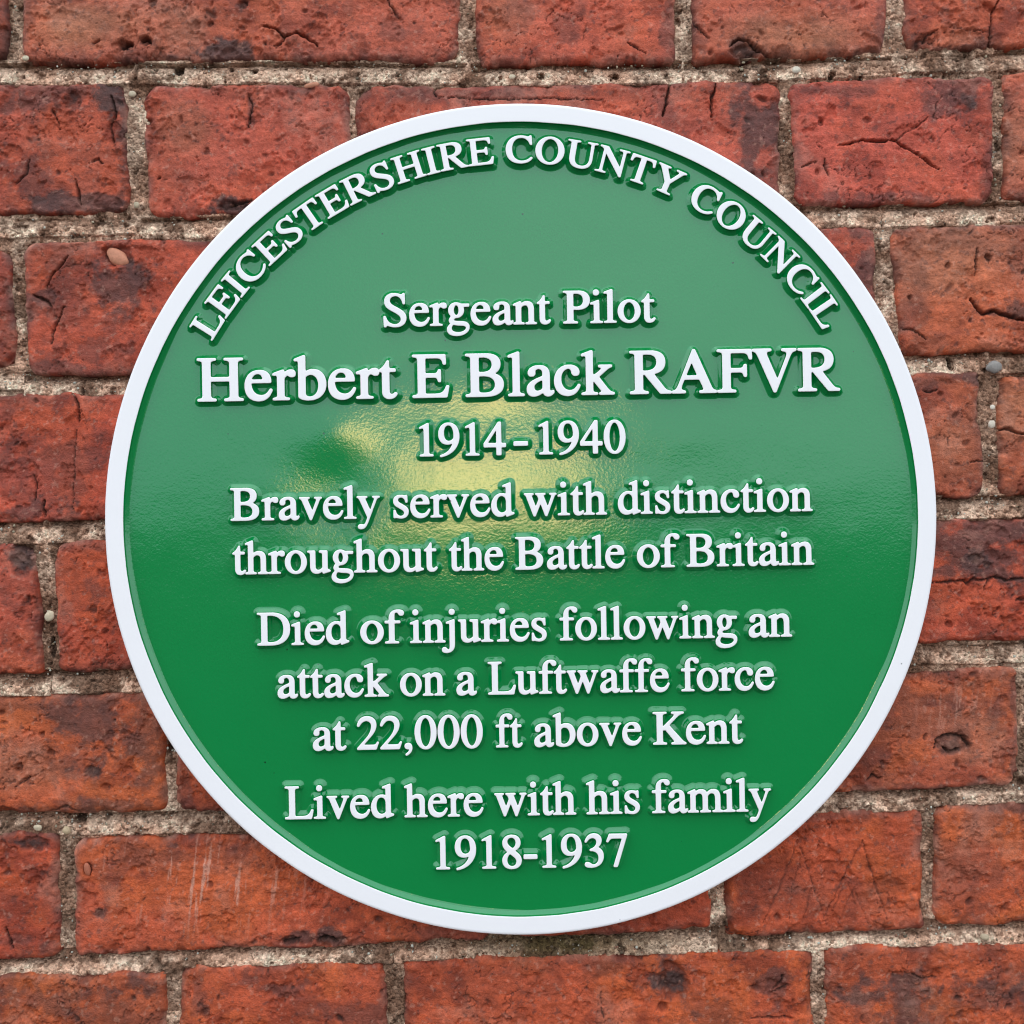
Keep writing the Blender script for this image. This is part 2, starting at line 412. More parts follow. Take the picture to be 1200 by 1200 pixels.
# loose chips out of the faces: x, y, rx, ry px, depth mm
CHIPS = [(875,60,20,10,2.6),(1114,872,24,15,1.6),(788,1150,20,26,3.0),(26,656,14,22,2.4),(146,52,11,7,2.4),(171,47,8,7,2.6),(272,240,20,6,2.8),(1084,50,12,10,2.0),
         (110,905,10,8,1.2),(22,900,5,6,2.6),(49,861,4,4,2.4),(60,881,5,4,2.0),(137,300,20,13,2.2),(1148,443,5,4,1.4),(84,118,12,12,1.4),(40,990,22,9,1.8),
         (163,143,3,4,1.4),(1016,140,6,4,1.4),(963,142,4,5,1.6),(1092,163,5,4,1.4),(1020,207,3,3,1.5),(116,1070,6,6,1.6),(103,1018,5,9,1.2),(246,1037,4,4,1.6),
         (178,2,6,6,2.4),(285,5,6,6,2.4),(247,28,4,3,1.6),(243,178,4,5,1.4),(105,312,6,4,1.0),(1152,435,5,4,1.0),(240,1190,6,8,1.4),(776,1180,7,7,2.0),(1143,655,8,7,1.6),
         (340,1103,14,7,2.4),(384,1103,14,8,2.4),(1158,302,4,5,2.0),(1110,312,4,4,2.2),(1066,348,3,3,1.8),(42,470,4,4,1.2),(110,714,5,6,1.4),(123,739,4,4,1.6)]

def seg_dist(px, py, pts):
    """distance to a polyline and the fraction of its length at the nearest point"""
    best = np.full(px.shape, 1e9); at_ = np.zeros(px.shape)
    lens = [math.hypot(b[0] - a[0], b[1] - a[1]) for a, b in zip(pts[:-1], pts[1:])]
    tot, run_ = sum(lens), 0.0
    for (x0, y0), (x1, y1), ln in zip(pts[:-1], pts[1:], lens):
        dx, dy = x1 - x0, y1 - y0
        t = np.clip(((px - x0) * dx + (py - y0) * dy) / (dx * dx + dy * dy), 0, 1)
        d = np.hypot(px - x0 - t * dx, py - y0 - t * dy)
        at_ = np.where(d < best, (run_ + t * ln) / tot, at_)
        best = np.minimum(best, d)
        run_ += ln
    return best, at_

# patches fired to a paler buff
TAN = [(80,30,70,40,.7),(200,30,60,40,.35),(930,45,110,40,.6),(1120,45,60,30,.4),(1110,310,90,60,.55),(590,20,40,40,.35),(1190,480,60,50,.5),(1110,520,50,50,.35),(1190,170,30,60,.4),(210,150,40,40,.3),(1140,860,60,40,.35),(20,900,60,30,.3)]
TANC = srgb(176, 108, 78)
SOOTC = np.array([0.052, 0.030, 0.028])
LIMEC = srgb(205, 170, 150)

def make_brick(q, res, seed, fine):
    P = [np.array(c, float) for c in q[:4]]
    w = PXM * (np.linalg.norm(P[1] - P[0]) + np.linalg.norm(P[2] - P[3])) / 2
    h = PXM * (np.linalg.norm(P[3] - P[0]) + np.linalg.norm(P[2] - P[1])) / 2
    r = np.random.default_rng(seed)
    nu, nv = max(6, int(w / res) + 1), max(6, int(h / res) + 1)
    a, b = np.meshgrid(np.linspace(0, w, nu), np.linspace(0, h, nv))       # b runs down from the top edge
    so = r.random(2) * 900
    # ragged edges
    e = lambda t, k, amp: amp * (fbm(t + so[0], np.full_like(t, 31.7 * k + so[1]), 16, seed * 7 + k, 4, 0.62) - 0.46) * 2
    le, re, te, be = e(b, 1, 1.7), e(b, 2, 1.7), e(a, 3, 2.0), e(a, 4, 1.9)
    if not fine: le, re, te, be = (x * 0.5 for x in (le, re, te, be))
    a2 = le + a / w * (w - le - re)
    b2 = te + b / h * (h - te - be)
    # rounded corners
    cs = r.uniform(3.5, 10.5, 4)
    for (sx, sy), rc in zip(((0, 0), (1, 0), (1, 1), (0, 1)), cs):
        ax = a2 if sx == 0 else w - a2
        by = b2 if sy == 0 else h - b2
        qx, qy = rc - ax, rc - by
        hit = (qx > 0) & (qy > 0)
        hh = np.hypot(qx, qy)
        f = np.where(hit & (hh > rc), rc / np.maximum(hh, 1e-6), 1)
        na, nb = rc - qx * f, rc - qy * f
        a2 = np.where(hit, na if sx == 0 else w - na, a2)
        b2 = np.where(hit, nb if sy == 0 else h - nb, b2)
    # distance to the outline
    d = np.minimum(np.minimum(a, w - a), np.minimum(b, h - b))
    for (sx, sy), rc in zip(((0, 0), (1, 0), (1, 1), (0, 1)), cs):
        ax = a if sx == 0 else w - a
        by = b if sy == 0 else h - b
        qx, qy = rc - ax, rc - by
        d = np.where((qx > 0) & (qy > 0), np.minimum(d, np.maximum(0, rc - np.hypot(qx, qy))), d)
    u, v = a2 / w, b2 / h
    bil = lambda k: (P[0][k] * (1 - u) + P[1][k] * u) * (1 - v) + (P[3][k] * (1 - u) + P[2][k] * u) * v
    px, py = bil(0), bil(1)
    X, Z = px_to_world(px, py)
    mx, my = px * PXM + so[0], py * PXM + so[1]
    # relief in mm, positive towards the viewer
    lift = r.uniform(-0.5, 0.8)
    H = lift + r.uniform(-0.6, 0.6) * (u - .5) * 2 + r.uniform(-0.6, 0.6) * (v - .5) * 2
    er = r.uniform(2.6, 4.6) * (0.55 + 0.9 * fbm(mx, my, 14, seed + 5, 3))
    dd = np.clip(d / er, 0, 1)
    H = H - er * (1 - np.sqrt(np.clip(1 - (1 - dd) ** 2, 0, 1)))
    recess_dark = np.zeros_like(H)
    if fine:
        H += 1.5 * (fbm(mx, my, 45, seed + 1, 3) - .5)
        rough_patch = sstep(.42, .66, fbm(mx, my, 30, seed + 2, 3))
        H += (0.25 + 0.75 * rough_patch) * (fbm(mx * 0.75, my, 6.5, seed + 3, 5, 0.62) - .5) * 2.1
        fold = fbm(mx * 0.22 + 3 * fbm(mx, my, 20, seed + 8, 2), my, 5.0, seed + 9, 3)
        H += 0.9 * (fold - .5)
        # flaked edges
        ch = sstep(.55, .72, fbm(mx, my, 13, seed + 4, 4, 0.6)) * np.exp(-d / 4.0)
        H -= 2.6 * ch
        recess_dark += 0.55 * ch
        # torn flakes: terraces in the face
        fl = fbm(mx, my, 17, seed + 6, 5, 0.62)
        H -= 0.9 * sstep(.60, .615, fl) + 0.7 * sstep(.67, .68, fl)
        # pits
        ar = w * h
        for k in range(int(ar / 210)):
            cx, cy = r.uniform(0, w), r.uniform(0, h)
            rr = 0.40 + 1.3 * r.random() ** 5
            asp, an = r.uniform(1, 2.3), r.uniform(0, pi)
            i0, i1 = max(0, int((cx - 5) / w * (nu - 1))), min(nu, int((cx + 5) / w * (nu - 1)) + 2)
            j0, j1 = max(0, int((cy - 5) / h * (nv - 1))), min(nv, int((cy + 5) / h * (nv - 1)) + 2)
            sl = (slice(j0, j1), slice(i0, i1))
            ox, oy = a[sl] - cx, b[sl] - cy
            p, q2 = (ox * cos(an) + oy * sin(an)) / asp, -ox * sin(an) + oy * cos(an)
            jag = 0.7 + 0.8 * fbm(mx[sl], my[sl], 2.4, seed + 31, 2)
            g_ = np.exp(-((p * p + q2 * q2) / (rr * rr) * jag) ** 2)
            H[sl] -= g_ * rr * r.uniform(0.7, 1.5)
            recess_dark[sl] += g_ * r.uniform(.2, .75)
        # the cracks and chips of this wall
        x0, x1, y0, y1 = px.min(), px.max(), py.min(), py.max()
        wx = px + 2.3 * (fbm(mx, my, 3.0, 77, 4, 0.7) - .5) * 2
        wy = py + 2.3 * (fbm(mx, my, 3.0, 99, 4, 0.7) - .5) * 2
        for wd, dp, pts in CRACKS:
            mxs, mys = np.mean([p[0] for p in pts]), np.mean([p[1] for p in pts])
            if not (x0 < mxs < x1 and y0 < mys < y1): continue
            ds, fr = seg_dist(wx, wy, pts)
            tp = 0.45 + 0.75 * np.sqrt(np.clip(np.sin(pi * fr), 0, 1))
            wv = wd * 0.58 * tp * (0.45 + 1.1 * fbm(mx, my, 4, 55, 3))
            k = np.exp(-(ds / wv) ** 2)
            H -= dp * 1.7 * k
            recess_dark += 0.95 * k * min(1, dp)
        for cx, cy, rx, ry, dp in CHIPS:
            if not (x0 - 4 < cx < x1 + 4 and y0 - 4 < cy < y1 + 4): continue
            k = ((wx - cx) / rx) ** 2 + ((wy - cy) / ry) ** 2 + 0.9 * (fbm(mx, my, 4, 66, 3) - .5)
            k = 1 - sstep(.45, 1.05, k)
            H -= dp * k * (0.6 + 0.8 * fbm(mx, my, 3, 67, 3))
            recess_dark += 0.5 * k
        # hairline crazing
        ridge = np.abs(fbm(mx, my, 20, seed + 12, 4, 0.6) - .5)
        craze = (1 - sstep(0.0, 0.010, ridge)) * sstep(.52, .62, fbm(mx, my, 26, seed + 13, 2))
        H -= 0.9 * craze
        recess_dark += 0.6 * craze
    # colour
    base = srgb(*q[4]) * np.array([1.36, 1.0, 0.74])
    n1 = fbm(mx, my, 42, seed + 20, 4)
    n2 = fbm(mx, my, 9, seed + 21, 4, 0.62)
    low = np.clip((np.mean([p[1] for p in P]) - 300) / 700, 0, 1)
    warm = base * np.array([1.05, 1.13, 0.86 + 0.2 * (1 - low)])
    pink = base * np.array([1.02, 1.10, 1.22])
    dark = base * np.array([0.56, 0.50, 0.50])
    t = sstep(.38, .64, n1)[..., None]
    C = warm * t + (pink * (1 - low) + base * low) * (1 - t)
    t = (sstep(.50, .74, fbm(mx, my, 16, seed + 22, 5, 0.6)) * 0.85)[..., None]
    C = C * (1 - t) + dark * t
    C = C * (0.70 + 0.60 * n2)[..., None]
    streak = fbm(mx * 0.35 + my * 0.35, my * 1.2 - mx * 0.3, 9, seed + 29, 4, 0.6)
    C = C * (0.76 + 0.48 * streak)[..., None]
    if fine:
        for cx, cy, rx, ry, st in TAN:
            k = st * sstep(1.2, 0.2, np.hypot((px - cx) / rx, (py - cy) / ry) + (n1 - .5) * 1.2)[..., None]
            C = C * (1 - k) + TANC * (0.7 + 0.6 * n2)[..., None] * k
        s = np.zeros_like(H)
        nz = fbm(mx, my, 9, seed + 23, 5, 0.70)
        nb = fbm(mx * 0.6 + my * 0.3, my * 1.2, 20, seed + 33, 3)
        for cx, cy, rx, ry, st in SOOT:
            if not (x0 - rx < cx < x1 + rx and y0 - ry < cy < y1 + ry): continue
            if not (x0 < cx < x1 and y0 - 3 < cy < y1 + 3): continue
            rr = np.sqrt(((px - cx) / rx) ** 2 + ((py - cy) / ry) ** 2)
            s = np.maximum(s, st * sstep(0.0, 0.55, (1.25 - rr) * 0.62 + (nz - .5) * 1.9 + (nb - .5) * 1.3))
        edge = sstep(.36, .66, fbm(mx, my, 13, seed + 24, 5, 0.64)) * np.exp(-(d / 4.2) ** 1.3) * 0.85
        s = np.clip(np.maximum(s, edge), 0, 1)
        spk = sstep(.68, .75, fbm(mx, my, 2.6, seed + 25, 3, 0.6)) * 0.5
        s = np.clip(np.maximum(s, spk), 0, 1) * 0.86
        C = C * (1 - s[..., None]) + SOOTC * s[..., None]
        dd2 = np.clip(recess_dark, 0, 0.9)[..., None]
        C = C * (1 - dd2) + np.array([0.035, 0.016, 0.013]) * dd2  # darkness of pits, cracks, chips and flaked edges put into the colour
        # lime bloom and scraped streaks
        lime = sstep(.56, .80, fbm(mx, my, 24, seed + 26, 5, 0.66)) * 0.20
        lime = np.maximum(lime, np.exp(-d / 1.6) * sstep(.46, .70, fbm(mx, my, 8, seed + 28, 4)) * 0.55)
        lime = np.maximum(lime, sstep(.76, .80, fbm(mx, my, 2.2, seed + 30, 2)) * 0.25)
        st = fbm(mx * 1.5 + 0.15 * my, my * 0.10, 4, seed + 27, 4, 0.7)
        run = sstep(.60, .70, st) * np.exp(-(((px - 235) / 120) ** 2 + ((py - 1035) / 50) ** 2) ** 1.5) * 0.8
        run = np.maximum(run, sstep(.60, .70, st) * np.exp(-(((px - 1120) / 40) ** 2 + ((py - 830) / 30) ** 2)) * 0.4)
        lime = np.clip(np.maximum(lime, run * 0.95), 0, 1)[..., None]
        C = C * (1 - lime) + (LIMEC * 0.55 + base * 0.6) * lime
    # skirt: the sides of the brick run back into the wall
    V = np.stack([X, -H / 1000, Z], -1).reshape(-1, 3)
    idx = np.arange(nu * nv).reshape(nv, nu)
    loop = np.concatenate([idx[0, :], idx[1:, -1], idx[-1, -2::-1], idx[-2:0:-1, 0]])
    k = len(loop)
    sk = V[loop].copy(); sk[:, 1] = 0.022
    V = np.concatenate([V, sk])
    s0 = nu * nv + np.arange(k)
    sq = np.stack([loop, s0, np.roll(s0, -1), np.roll(loop, -1)], -1)
    Cf = C.reshape(-1, 3)
    Cf = np.concatenate([Cf, Cf[loop]])
    Q = grid_quads(nu, nv)[:, ::-1]
    return mesh_np('brick', V, np.concatenate([Q, sq[:, ::-1]]), None, np.clip(Cf, 0.004, 0.9))

HIDDEN = {12, 13, 17, 18, 23, 24, 28, 29}
for i, q in enumerate(BR):
    fine = i < N_VIS and i not in HIDDEN
    outer = i >= N_VIS
    link('brick', make_brick(q, 0.58 if fine else (2.2 if outer else 4.0), 101 + i * 37, fine or outer), M_BRICK, wall)

# ------------------------------------------------------------------ mortar bed
def joint_fields(px, py):
    """depth of a point inside the nearest brick outline and where it lies between the brick above and the brick below (px)"""
    inside = np.full(px.shape, -1e9)
    dup = np.full(px.shape, 60.0); ddn = np.full(px.shape, 60.0)
    for q in BR:
        (ax, ay), (bx, by), (cx, cy), (dx, dy) = q[:4]
        if max(bx, cx) < px.min() - 40 or min(ax, dx) > px.max() + 40: continue
        if max(cy, dy) < py.min() - 60 or min(ay, by) > py.max() + 60: continue
        t = np.clip((px - ax) / (bx - ax), 0, 1)
        top = ay + (by - ay) * t
        bot = dy + (cy - dy) * t
        s = np.clip((py - ay) / (dy - ay), 0, 1)
        lf = ax + (dx - ax) * s
        rt = bx + (cx - bx) * s
        ins = np.minimum(np.minimum(px - lf, rt - px), np.minimum(py - top, bot - py))
        inside = np.maximum(inside, ins)
        inx = (px > lf - 8) & (px < rt + 8)
        g1 = py - bot
        dup = np.where(inx & (g1 > -24), np.minimum(dup, np.maximum(g1, 0)), dup)
        g2 = top - py
        ddn = np.where(inx & (g2 > -6), np.minimum(ddn, np.maximum(g2, 0)), ddn)
    return inside, dup, ddn

HOLES = [(1117,425,5,9,6.0),(208,80,7,7,5.0),(975,88,4,4,3.5),(634,88,5,4,4.0),(722,88,5,4,4.0),(90,962,8,6,4.0),(270,80,3,3,3.0),(198,876,5,8,6.0),(58,760,4,14,3.0),(298,82,4,3,3.),(1010,90,3,3,3.)]
def make_mortar(x0, x1, y0, y1, res_px, fine):
    nu, nv = int((x1 - x0) / res_px) + 1, int((y1 - y0) / res_px) + 1
    px, py = np.meshgrid(np.linspace(x0, x1, nu), np.linspace(y0, y1, nv))
    ins, dup, ddn = joint_fields(px, py)
    mx, my = px * PXM + 2000, py * PXM + 2000
    t = dup / (dup + ddn + 1e-6)
    n = fbm(mx, my, 22, 901, 4)
    depth = 3.3 - 1.7 * t + 4.6 * np.exp(-(dup / 5.5) ** 2) + 2.6 * (n - .5) * 2
    perp = (dup > 26) | (ddn > 26)
    depth = np.where(perp, 3.4 + 1.8 * (n - .5) * 2, depth)
    depth = np.clip(depth, 0.3, 8.0)
    col = np.zeros(px.shape + (3,))
    pale, buff, dirt_and_shade, green = srgb(248, 200, 174), srgb(218, 162, 136), srgb(108, 70, 52), srgb(96, 80, 48)
    k = sstep(.36, .62, fbm(mx, my, 14, 902, 5, 0.65))[..., None]
    col = pale * k + buff * (1 - k)
    dk = sstep(.48, .64, fbm(mx, my, 20, 903, 5, 0.68))
    dk = np.maximum(dk * 0.85, np.where(perp, 0.6, 0.0) * sstep(.35, .6, fbm(mx, my, 9, 904, 4)))
    # shade under each brick painted along the top of its bed joint, ragged lower edge
    bed_shade = sstep(.60, .30, t + 0.5 * (fbm(mx, my, 7, 905, 4, .65) - .5)) * np.where(perp, 0, 1) * 0.55
    dk = np.maximum(dk, bed_shade)[..., None]
    col = col * (1 - dk) + dirt_and_shade * dk
    gm = (np.exp(-(((px - 660) / 120) ** 2 + ((py - 1108) / 16) ** 2)) * 0.85)[..., None]
    col = col * (1 - gm) + green * gm
    if fine:
        depth -= 2.0 * (fbm(mx, my, 5.0, 906, 5, 0.68) - .5)
        grain = vnoise(mx / 1.15, my / 1.15, 907)
        depth -= 0.55 * sstep(.55, .95, grain)
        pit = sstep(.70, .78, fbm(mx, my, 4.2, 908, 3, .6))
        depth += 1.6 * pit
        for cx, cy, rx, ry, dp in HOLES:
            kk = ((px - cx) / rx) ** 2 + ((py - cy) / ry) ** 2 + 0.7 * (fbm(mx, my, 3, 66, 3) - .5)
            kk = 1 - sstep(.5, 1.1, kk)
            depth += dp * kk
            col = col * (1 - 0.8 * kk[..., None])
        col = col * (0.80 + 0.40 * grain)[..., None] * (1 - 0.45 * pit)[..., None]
    # under the bricks the bed drops back
    depth = depth + np.clip(ins - 3, 0, 8) * 0.8
    X, Z = px_to_world(px, py)
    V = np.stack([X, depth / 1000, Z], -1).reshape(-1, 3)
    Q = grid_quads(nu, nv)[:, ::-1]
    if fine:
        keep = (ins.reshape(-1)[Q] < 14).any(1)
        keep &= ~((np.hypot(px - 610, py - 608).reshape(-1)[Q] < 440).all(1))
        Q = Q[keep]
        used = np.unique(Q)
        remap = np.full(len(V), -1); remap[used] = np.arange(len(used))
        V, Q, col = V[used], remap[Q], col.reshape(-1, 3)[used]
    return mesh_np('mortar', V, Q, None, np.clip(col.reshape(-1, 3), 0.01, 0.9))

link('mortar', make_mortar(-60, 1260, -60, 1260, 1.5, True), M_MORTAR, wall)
# the wall's core: solid bed behind the bricks, and the joints past the picture
def frame_mortar():
    parts = [(-700, -58, -1000, 2160), (1258, 1900, -1000, 2160), (-58, 1258, -1000, -58), (-58, 1258, 1258, 2160)]
    for p in parts:
        link('mortar', make_mortar(*p, 7.0, False), M_MORTAR, wall)
frame_mortar()
bm = bmesh.new()
cx_, cz_ = px_to_world([-700, 1900], [2160, -1000])
bmesh.ops.create_cube(bm, size=1)
for v in bm.verts:
    v.co = Vector((cx_[0] if v.co.x < 0 else cx_[1], 0.016 if v.co.y < 0 else 0.23, 0.0 if v.co.z < 0 else cz_[1]))
me = bpy.data.meshes.new('wall_core'); bm.to_mesh(me); bm.free()
at = me.attributes.new('tone', 'FLOAT_COLOR', 'POINT')
for dt in at.data: dt.color = (*srgb(150, 120, 98), 1)
link('wall_core', me, M_MORTAR, wall)

# sand and gravel showing in the joints
def ico(sub=1):
    bm = bmesh.new(); bmesh.ops.create_icosphere(bm, subdivisions=sub, radius=1.0)
    v = np.array([x.co[:] for x in bm.verts]); f = np.array([[q.index for q in p.verts] for p in bm.faces]); bm.free()
    return v, f
IV, IF = ico(1)
IV2, IF2 = ico(3)
rng = np.random.default_rng(77)
cand = rng.uniform([0, 0], [1200, 1200], (60000, 2))
ins, dup, ddn = joint_fields(cand[:, 0], cand[:, 1])
ok = (ins < 0.5) & (np.hypot(cand[:, 0] - 610, cand[:, 1] - 608) > 470)
cand, dup, ddn = cand[ok], dup[ok], ddn[ok]
clump = fbm(cand[:, 0] * PXM + 2000, cand[:, 1] * PXM + 2000, 12, 950, 3)
sel = rng.random(len(cand)) < sstep(.35, .7, clump) * 0.75
cand, dup, ddn = cand[sel][:3600], dup[sel][:3600], ddn[sel][:3600]
GV, GF, GC = [], [], []
pal = [srgb(214, 196, 178), srgb(196, 168, 140), srgb(160, 128, 102), srgb(120, 96, 78), srgb(216, 200, 184), srgb(176, 120, 96)]
for k, (x, y) in enumerate(cand):
    X, Z = px_to_world(x, y)
    s = 0.00030 + 0.0006 * rng.random() ** 3
    t = dup[k] / (dup[k] + ddn[k] + 1e-6)
    dep = (3.3 - 1.7 * t if dup[k] < 26 and ddn[k] < 26 else 3.4) / 1000
    n = fbm(np.array([x * PXM + 2000]), np.array([y * PXM + 2000]), 22, 901, 4)[0]
    dep = min(max(dep + 0.0025 * (n - .5) * 2, 0.0005), 0.0075)
    v = IV * (1 + 0.35 * (rng.random((len(IV), 1)) - .5)) * s * rng.uniform(0.7, 1.3, 3)
    GV.append(v + [X, dep + 0.25 * s, Z]); GF.append(IF + k * len(IV))
    GC.append(np.tile(pal[rng.integers(0, len(pal))] * rng.uniform(.55, .85), (len(IV), 1)))
gme = mesh_np('grit', np.concatenate(GV), np.zeros((0, 4), int), np.concatenate(GF), np.concatenate(GC))
go = link('grit', gme, M_GRIT, wall)
go['kind'] = 'stuff'
PEB = [(137,301,14,9,.6,(206,140,116),2.0),(57,722,5.5,6.5,.3,(212,196,176),2.2),(1165,430,9,7.5,.1,(150,144,146),1.5),(44,970,5,4,0,(206,188,168),1.4),(78,973,5,5,0,(196,172,146),1.4),
       (933,82,5,4,0,(226,214,204),1.2),(155,110,4,4,0,(206,190,172),1.4),(160,240,3.5,4,0,(196,180,160),1.4),(1154,1098,6,4,.2,(190,170,150),1.2),(366,100,9,3,-.2,(200,136,112),0.6),
       (103,1018,4,8,-.2,(178,104,82),0.3),(1163,497,4,5,0,(226,214,206),2.2),(1164,477,3,3,0,(230,220,214),2.4),(30,68,4,3,0,(210,196,176),1.5),(600,90,4,3,0,(206,190,172),1.2)]
for x, y, rx, ry, an, c, dep in PEB:
    X, Z = px_to_world(x, y)
    nn = 0.8 + 0.4 * fbm(IV2[:, 0] * 3 + x, IV2[:, 2] * 3 + IV2[:, 1] * 2 + y, 2.2, 13, 3)[:, None]
    v = IV2 * nn * np.array([rx * PXM, 0.6 * min(rx, ry) * PXM, ry * PXM]) / 1000
    ca, sa = cos(an), sin(an)
    v = np.stack([v[:, 0] * ca + v[:, 2] * sa, v[:, 1], -v[:, 0] * sa + v[:, 2] * ca], -1)
    cc = srgb(*c) * np.array([0.92, 0.78, 0.68]) * (0.86 + 0.28 * fbm(v[:, 0] * 1000, v[:, 2] * 1000, 1.5, 4, 3))[:, None]
    link('pebble', mesh_np('pebble', v, np.zeros((0, 4), int), IF2, cc), M_GRIT, wall, (X, dep / 1000 - 0.0012, Z))

# ------------------------------------------------------------------ lettering: serif outlines on a 1000-unit body
def path(s):
    tk = s.replace(',', ' ').split()
    pts, i, cur = [], 0, None
    while i < len(tk):
        c = tk[i]
        if c in 'ML':
            cur = (float(tk[i + 1]), float(tk[i + 2])); pts.append(cur); i += 3
        elif c == 'C':
            p = [float(z) for z in tk[i + 1:i + 7]]
            a = np.array(cur); b, d, e = np.array(p[0:2]), np.array(p[2:4]), np.array(p[4:6])
            for t in np.linspace(0, 1, 15)[1:]:
                pts.append(tuple(a * (1 - t) ** 3 + 3 * b * t * (1 - t) ** 2 + 3 * d * t * t * (1 - t) + e * t ** 3))
            cur = tuple(e); i += 7
        else:
            raise ValueError(c)
    return pts

def ell(cx, cy, rx, ry, n=64, p=2.0):
    t = np.linspace(0, 2 * pi, n, endpoint=False)
    c, s_ = np.cos(t), np.sin(t)
    return [(cx + rx * np.sign(a) * abs(a) ** (2 / p), cy + ry * np.sign(b_) * abs(b_) ** (2 / p)) for a, b_ in zip(c, s_)]

def box(x0, x1, y0, y1):
    return [(x0, y0), (x1, y0), (x1, y1), (x0, y1)]

def foot(x0, x1, y, l, r, d=1, th=17, br=46):
    """bracketed serif at the end of a stem; d = +1 foot, -1 head"""
    Y = lambda k: y + d * k
    return path(f'M {l} {Y(0)} L {r} {Y(0)} L {r} {Y(th)} C {(r + x1) / 2} {Y(th + 2)} {x1} {Y(th + 8)} {x1} {Y(th + br)} '
                f'L {x0} {Y(th + br)} C {x0} {Y(th + 8)} {(l + x0) / 2} {Y(th + 2)} {l} {Y(th)}')

def vst(x0, x1, bl=None, br=None, tl=None, tr=None, y0=0, y1=662):
    r = [box(x0, x1, y0, y1)]
    if bl is not None: r.append(foot(x0, x1, y0, bl, br, 1))
    if tl is not None: r.append(foot(x0, x1, y1, tl, tr, -1))
    return r

def lst(x0, x1, top, fl, bl=None, br=None, y0=0):
    """lower-case stem with a slanted flag at its head"""
    r = [path(f'M {x1} {top} L {x1 - 6} {top} L {fl} {top - 56} L {fl} {top - 72} C {fl + 20} {top - 67} {fl + 32} {top - 66} {fl + 42} {top - 66} '
              f'C {x0 - 4} {top - 66} {x0} {top - 84} {x0} {top - 120} L {x0} {y0} L {x1} {y0}')]
    if bl is not None: r.append(foot(x0, x1, y0, bl, br, 1, 14, 36))
    return r

ARCH = lambda s, xr: path(f'M {s} 330 L {s} 385 C {s + 40} 435 {s + 85} 460 {s + 130} 460 C {xr - 47} 460 {xr} 405 {xr} 300 L {xr} 0 L {xr - 84} 0 L {xr - 84} 280 '
                          f'C {xr - 84} 360 {xr - 110} 400 {s + 98} 400 C {s + 62} 400 {s + 30} 380 {s} 345')
EARM = path('M 102 662 L 543 662 L 546 519 L 522 519 C 510 604 480 624 390 624 L 102 624')
EMID = path('M 150 360 L 365 360 C 415 362 428 375 438 424 L 463 424 L 463 243 L 438 243 C 428 300 415 318 365 318 L 150 318')

# glyph: (advance, [filled shapes], [cut-outs])
G = {}
G['H'] = (722, vst(101, 203, 19, 290, 19, 290) + vst(518, 620, 430, 702, 430, 702) + [box(200, 520, 315, 357)], [])
G['I'] = (333, vst(115, 217, 18, 315, 18, 315), [])
G['E'] = (611, vst(102, 204, 12, 250, 12, 250) + [EARM, EMID, path('M 102 38 L 400 38 C 500 38 540 75 572 169 L 597 169 L 563 0 L 102 0')], [])
G['F'] = (556, vst(102, 204, 12, 290, 12, 250) + [EARM, EMID], [])
G['L'] = (611, vst(102, 204, 12, 250, 12, 294) + [path('M 102 38 L 390 38 C 500 38 540 85 573 174 L 598 174 L 560 0 L 102 0')], [])
G['T'] = (611, vst(254, 356, 160, 452) + [path('M 17 492 L 42 492 C 55 590 80 622 160 622 L 450 622 C 530 622 557 590 569 492 L 593 492 L 586 662 L 24 662')], [])
G['P'] = (556, vst(100, 202, 16, 296, 16, 250) + [path('M 150 662 L 295 662 C 450 662 542 595 542 475 C 542 350 445 285 300 285 C 260 285 235 287 150 291')],
          [path('M 202 624 L 270 624 C 380 624 432 575 432 474 C 432 375 375 325 280 325 C 250 325 230 327 202 330')])
G['B'] = (667, vst(102, 204, 17, 250, 17, 250) + [path('M 150 662 L 310 662 C 465 662 545 610 545 505 C 545 420 490 372 410 350 C 525 332 593 280 593 180 C 593 65 490 0 320 0 L 150 0')],
          [path('M 204 624 L 275 624 C 385 624 438 580 438 500 C 438 410 380 366 270 366 L 204 366'), path('M 204 326 L 290 326 C 420 326 484 270 484 180 C 484 85 420 38 300 38 C 230 38 204 45 204 80')])
G['R'] = (667, vst(102, 204, 17, 294, 17, 250) + [path('M 150 662 L 320 662 C 480 662 559 600 559 492 C 559 385 480 315 330 310 L 150 308'),
          path('M 225 335 L 352 328 L 545 75 C 580 30 610 20 659 19 L 659 0 L 496 0 L 236 325')], [path('M 204 624 L 300 624 C 400 624 447 575 447 490 C 447 395 385 345 260 343 L 204 343')])
G['D'] = (722, vst(104, 206, 16, 250, 16, 250) + [path('M 150 662 L 300 662 C 540 662 685 540 685 334 C 685 120 530 0 300 0 L 150 0')],
          [path('M 206 624 L 285 624 C 480 624 574 510 574 330 C 574 140 470 38 290 38 C 230 38 206 45 206 85')])
G['C'] = (667, [path('M 606 676 L 584 676 C 577 655 565 645 545 645 C 520 645 460 676 366 676 C 170 676 28 535 28 328 C 28 125 165 -14 360 -14 C 480 -14 570 30 633 113 '
                     'L 615 131 C 550 65 480 33 395 33 C 240 33 147 145 147 340 C 147 530 235 640 372 640 C 490 640 560 575 597 456 L 620 456')], [])
G['O'] = (722, [ell(361, 331, 327, 345)], [ell(361, 331, 212, 311)])
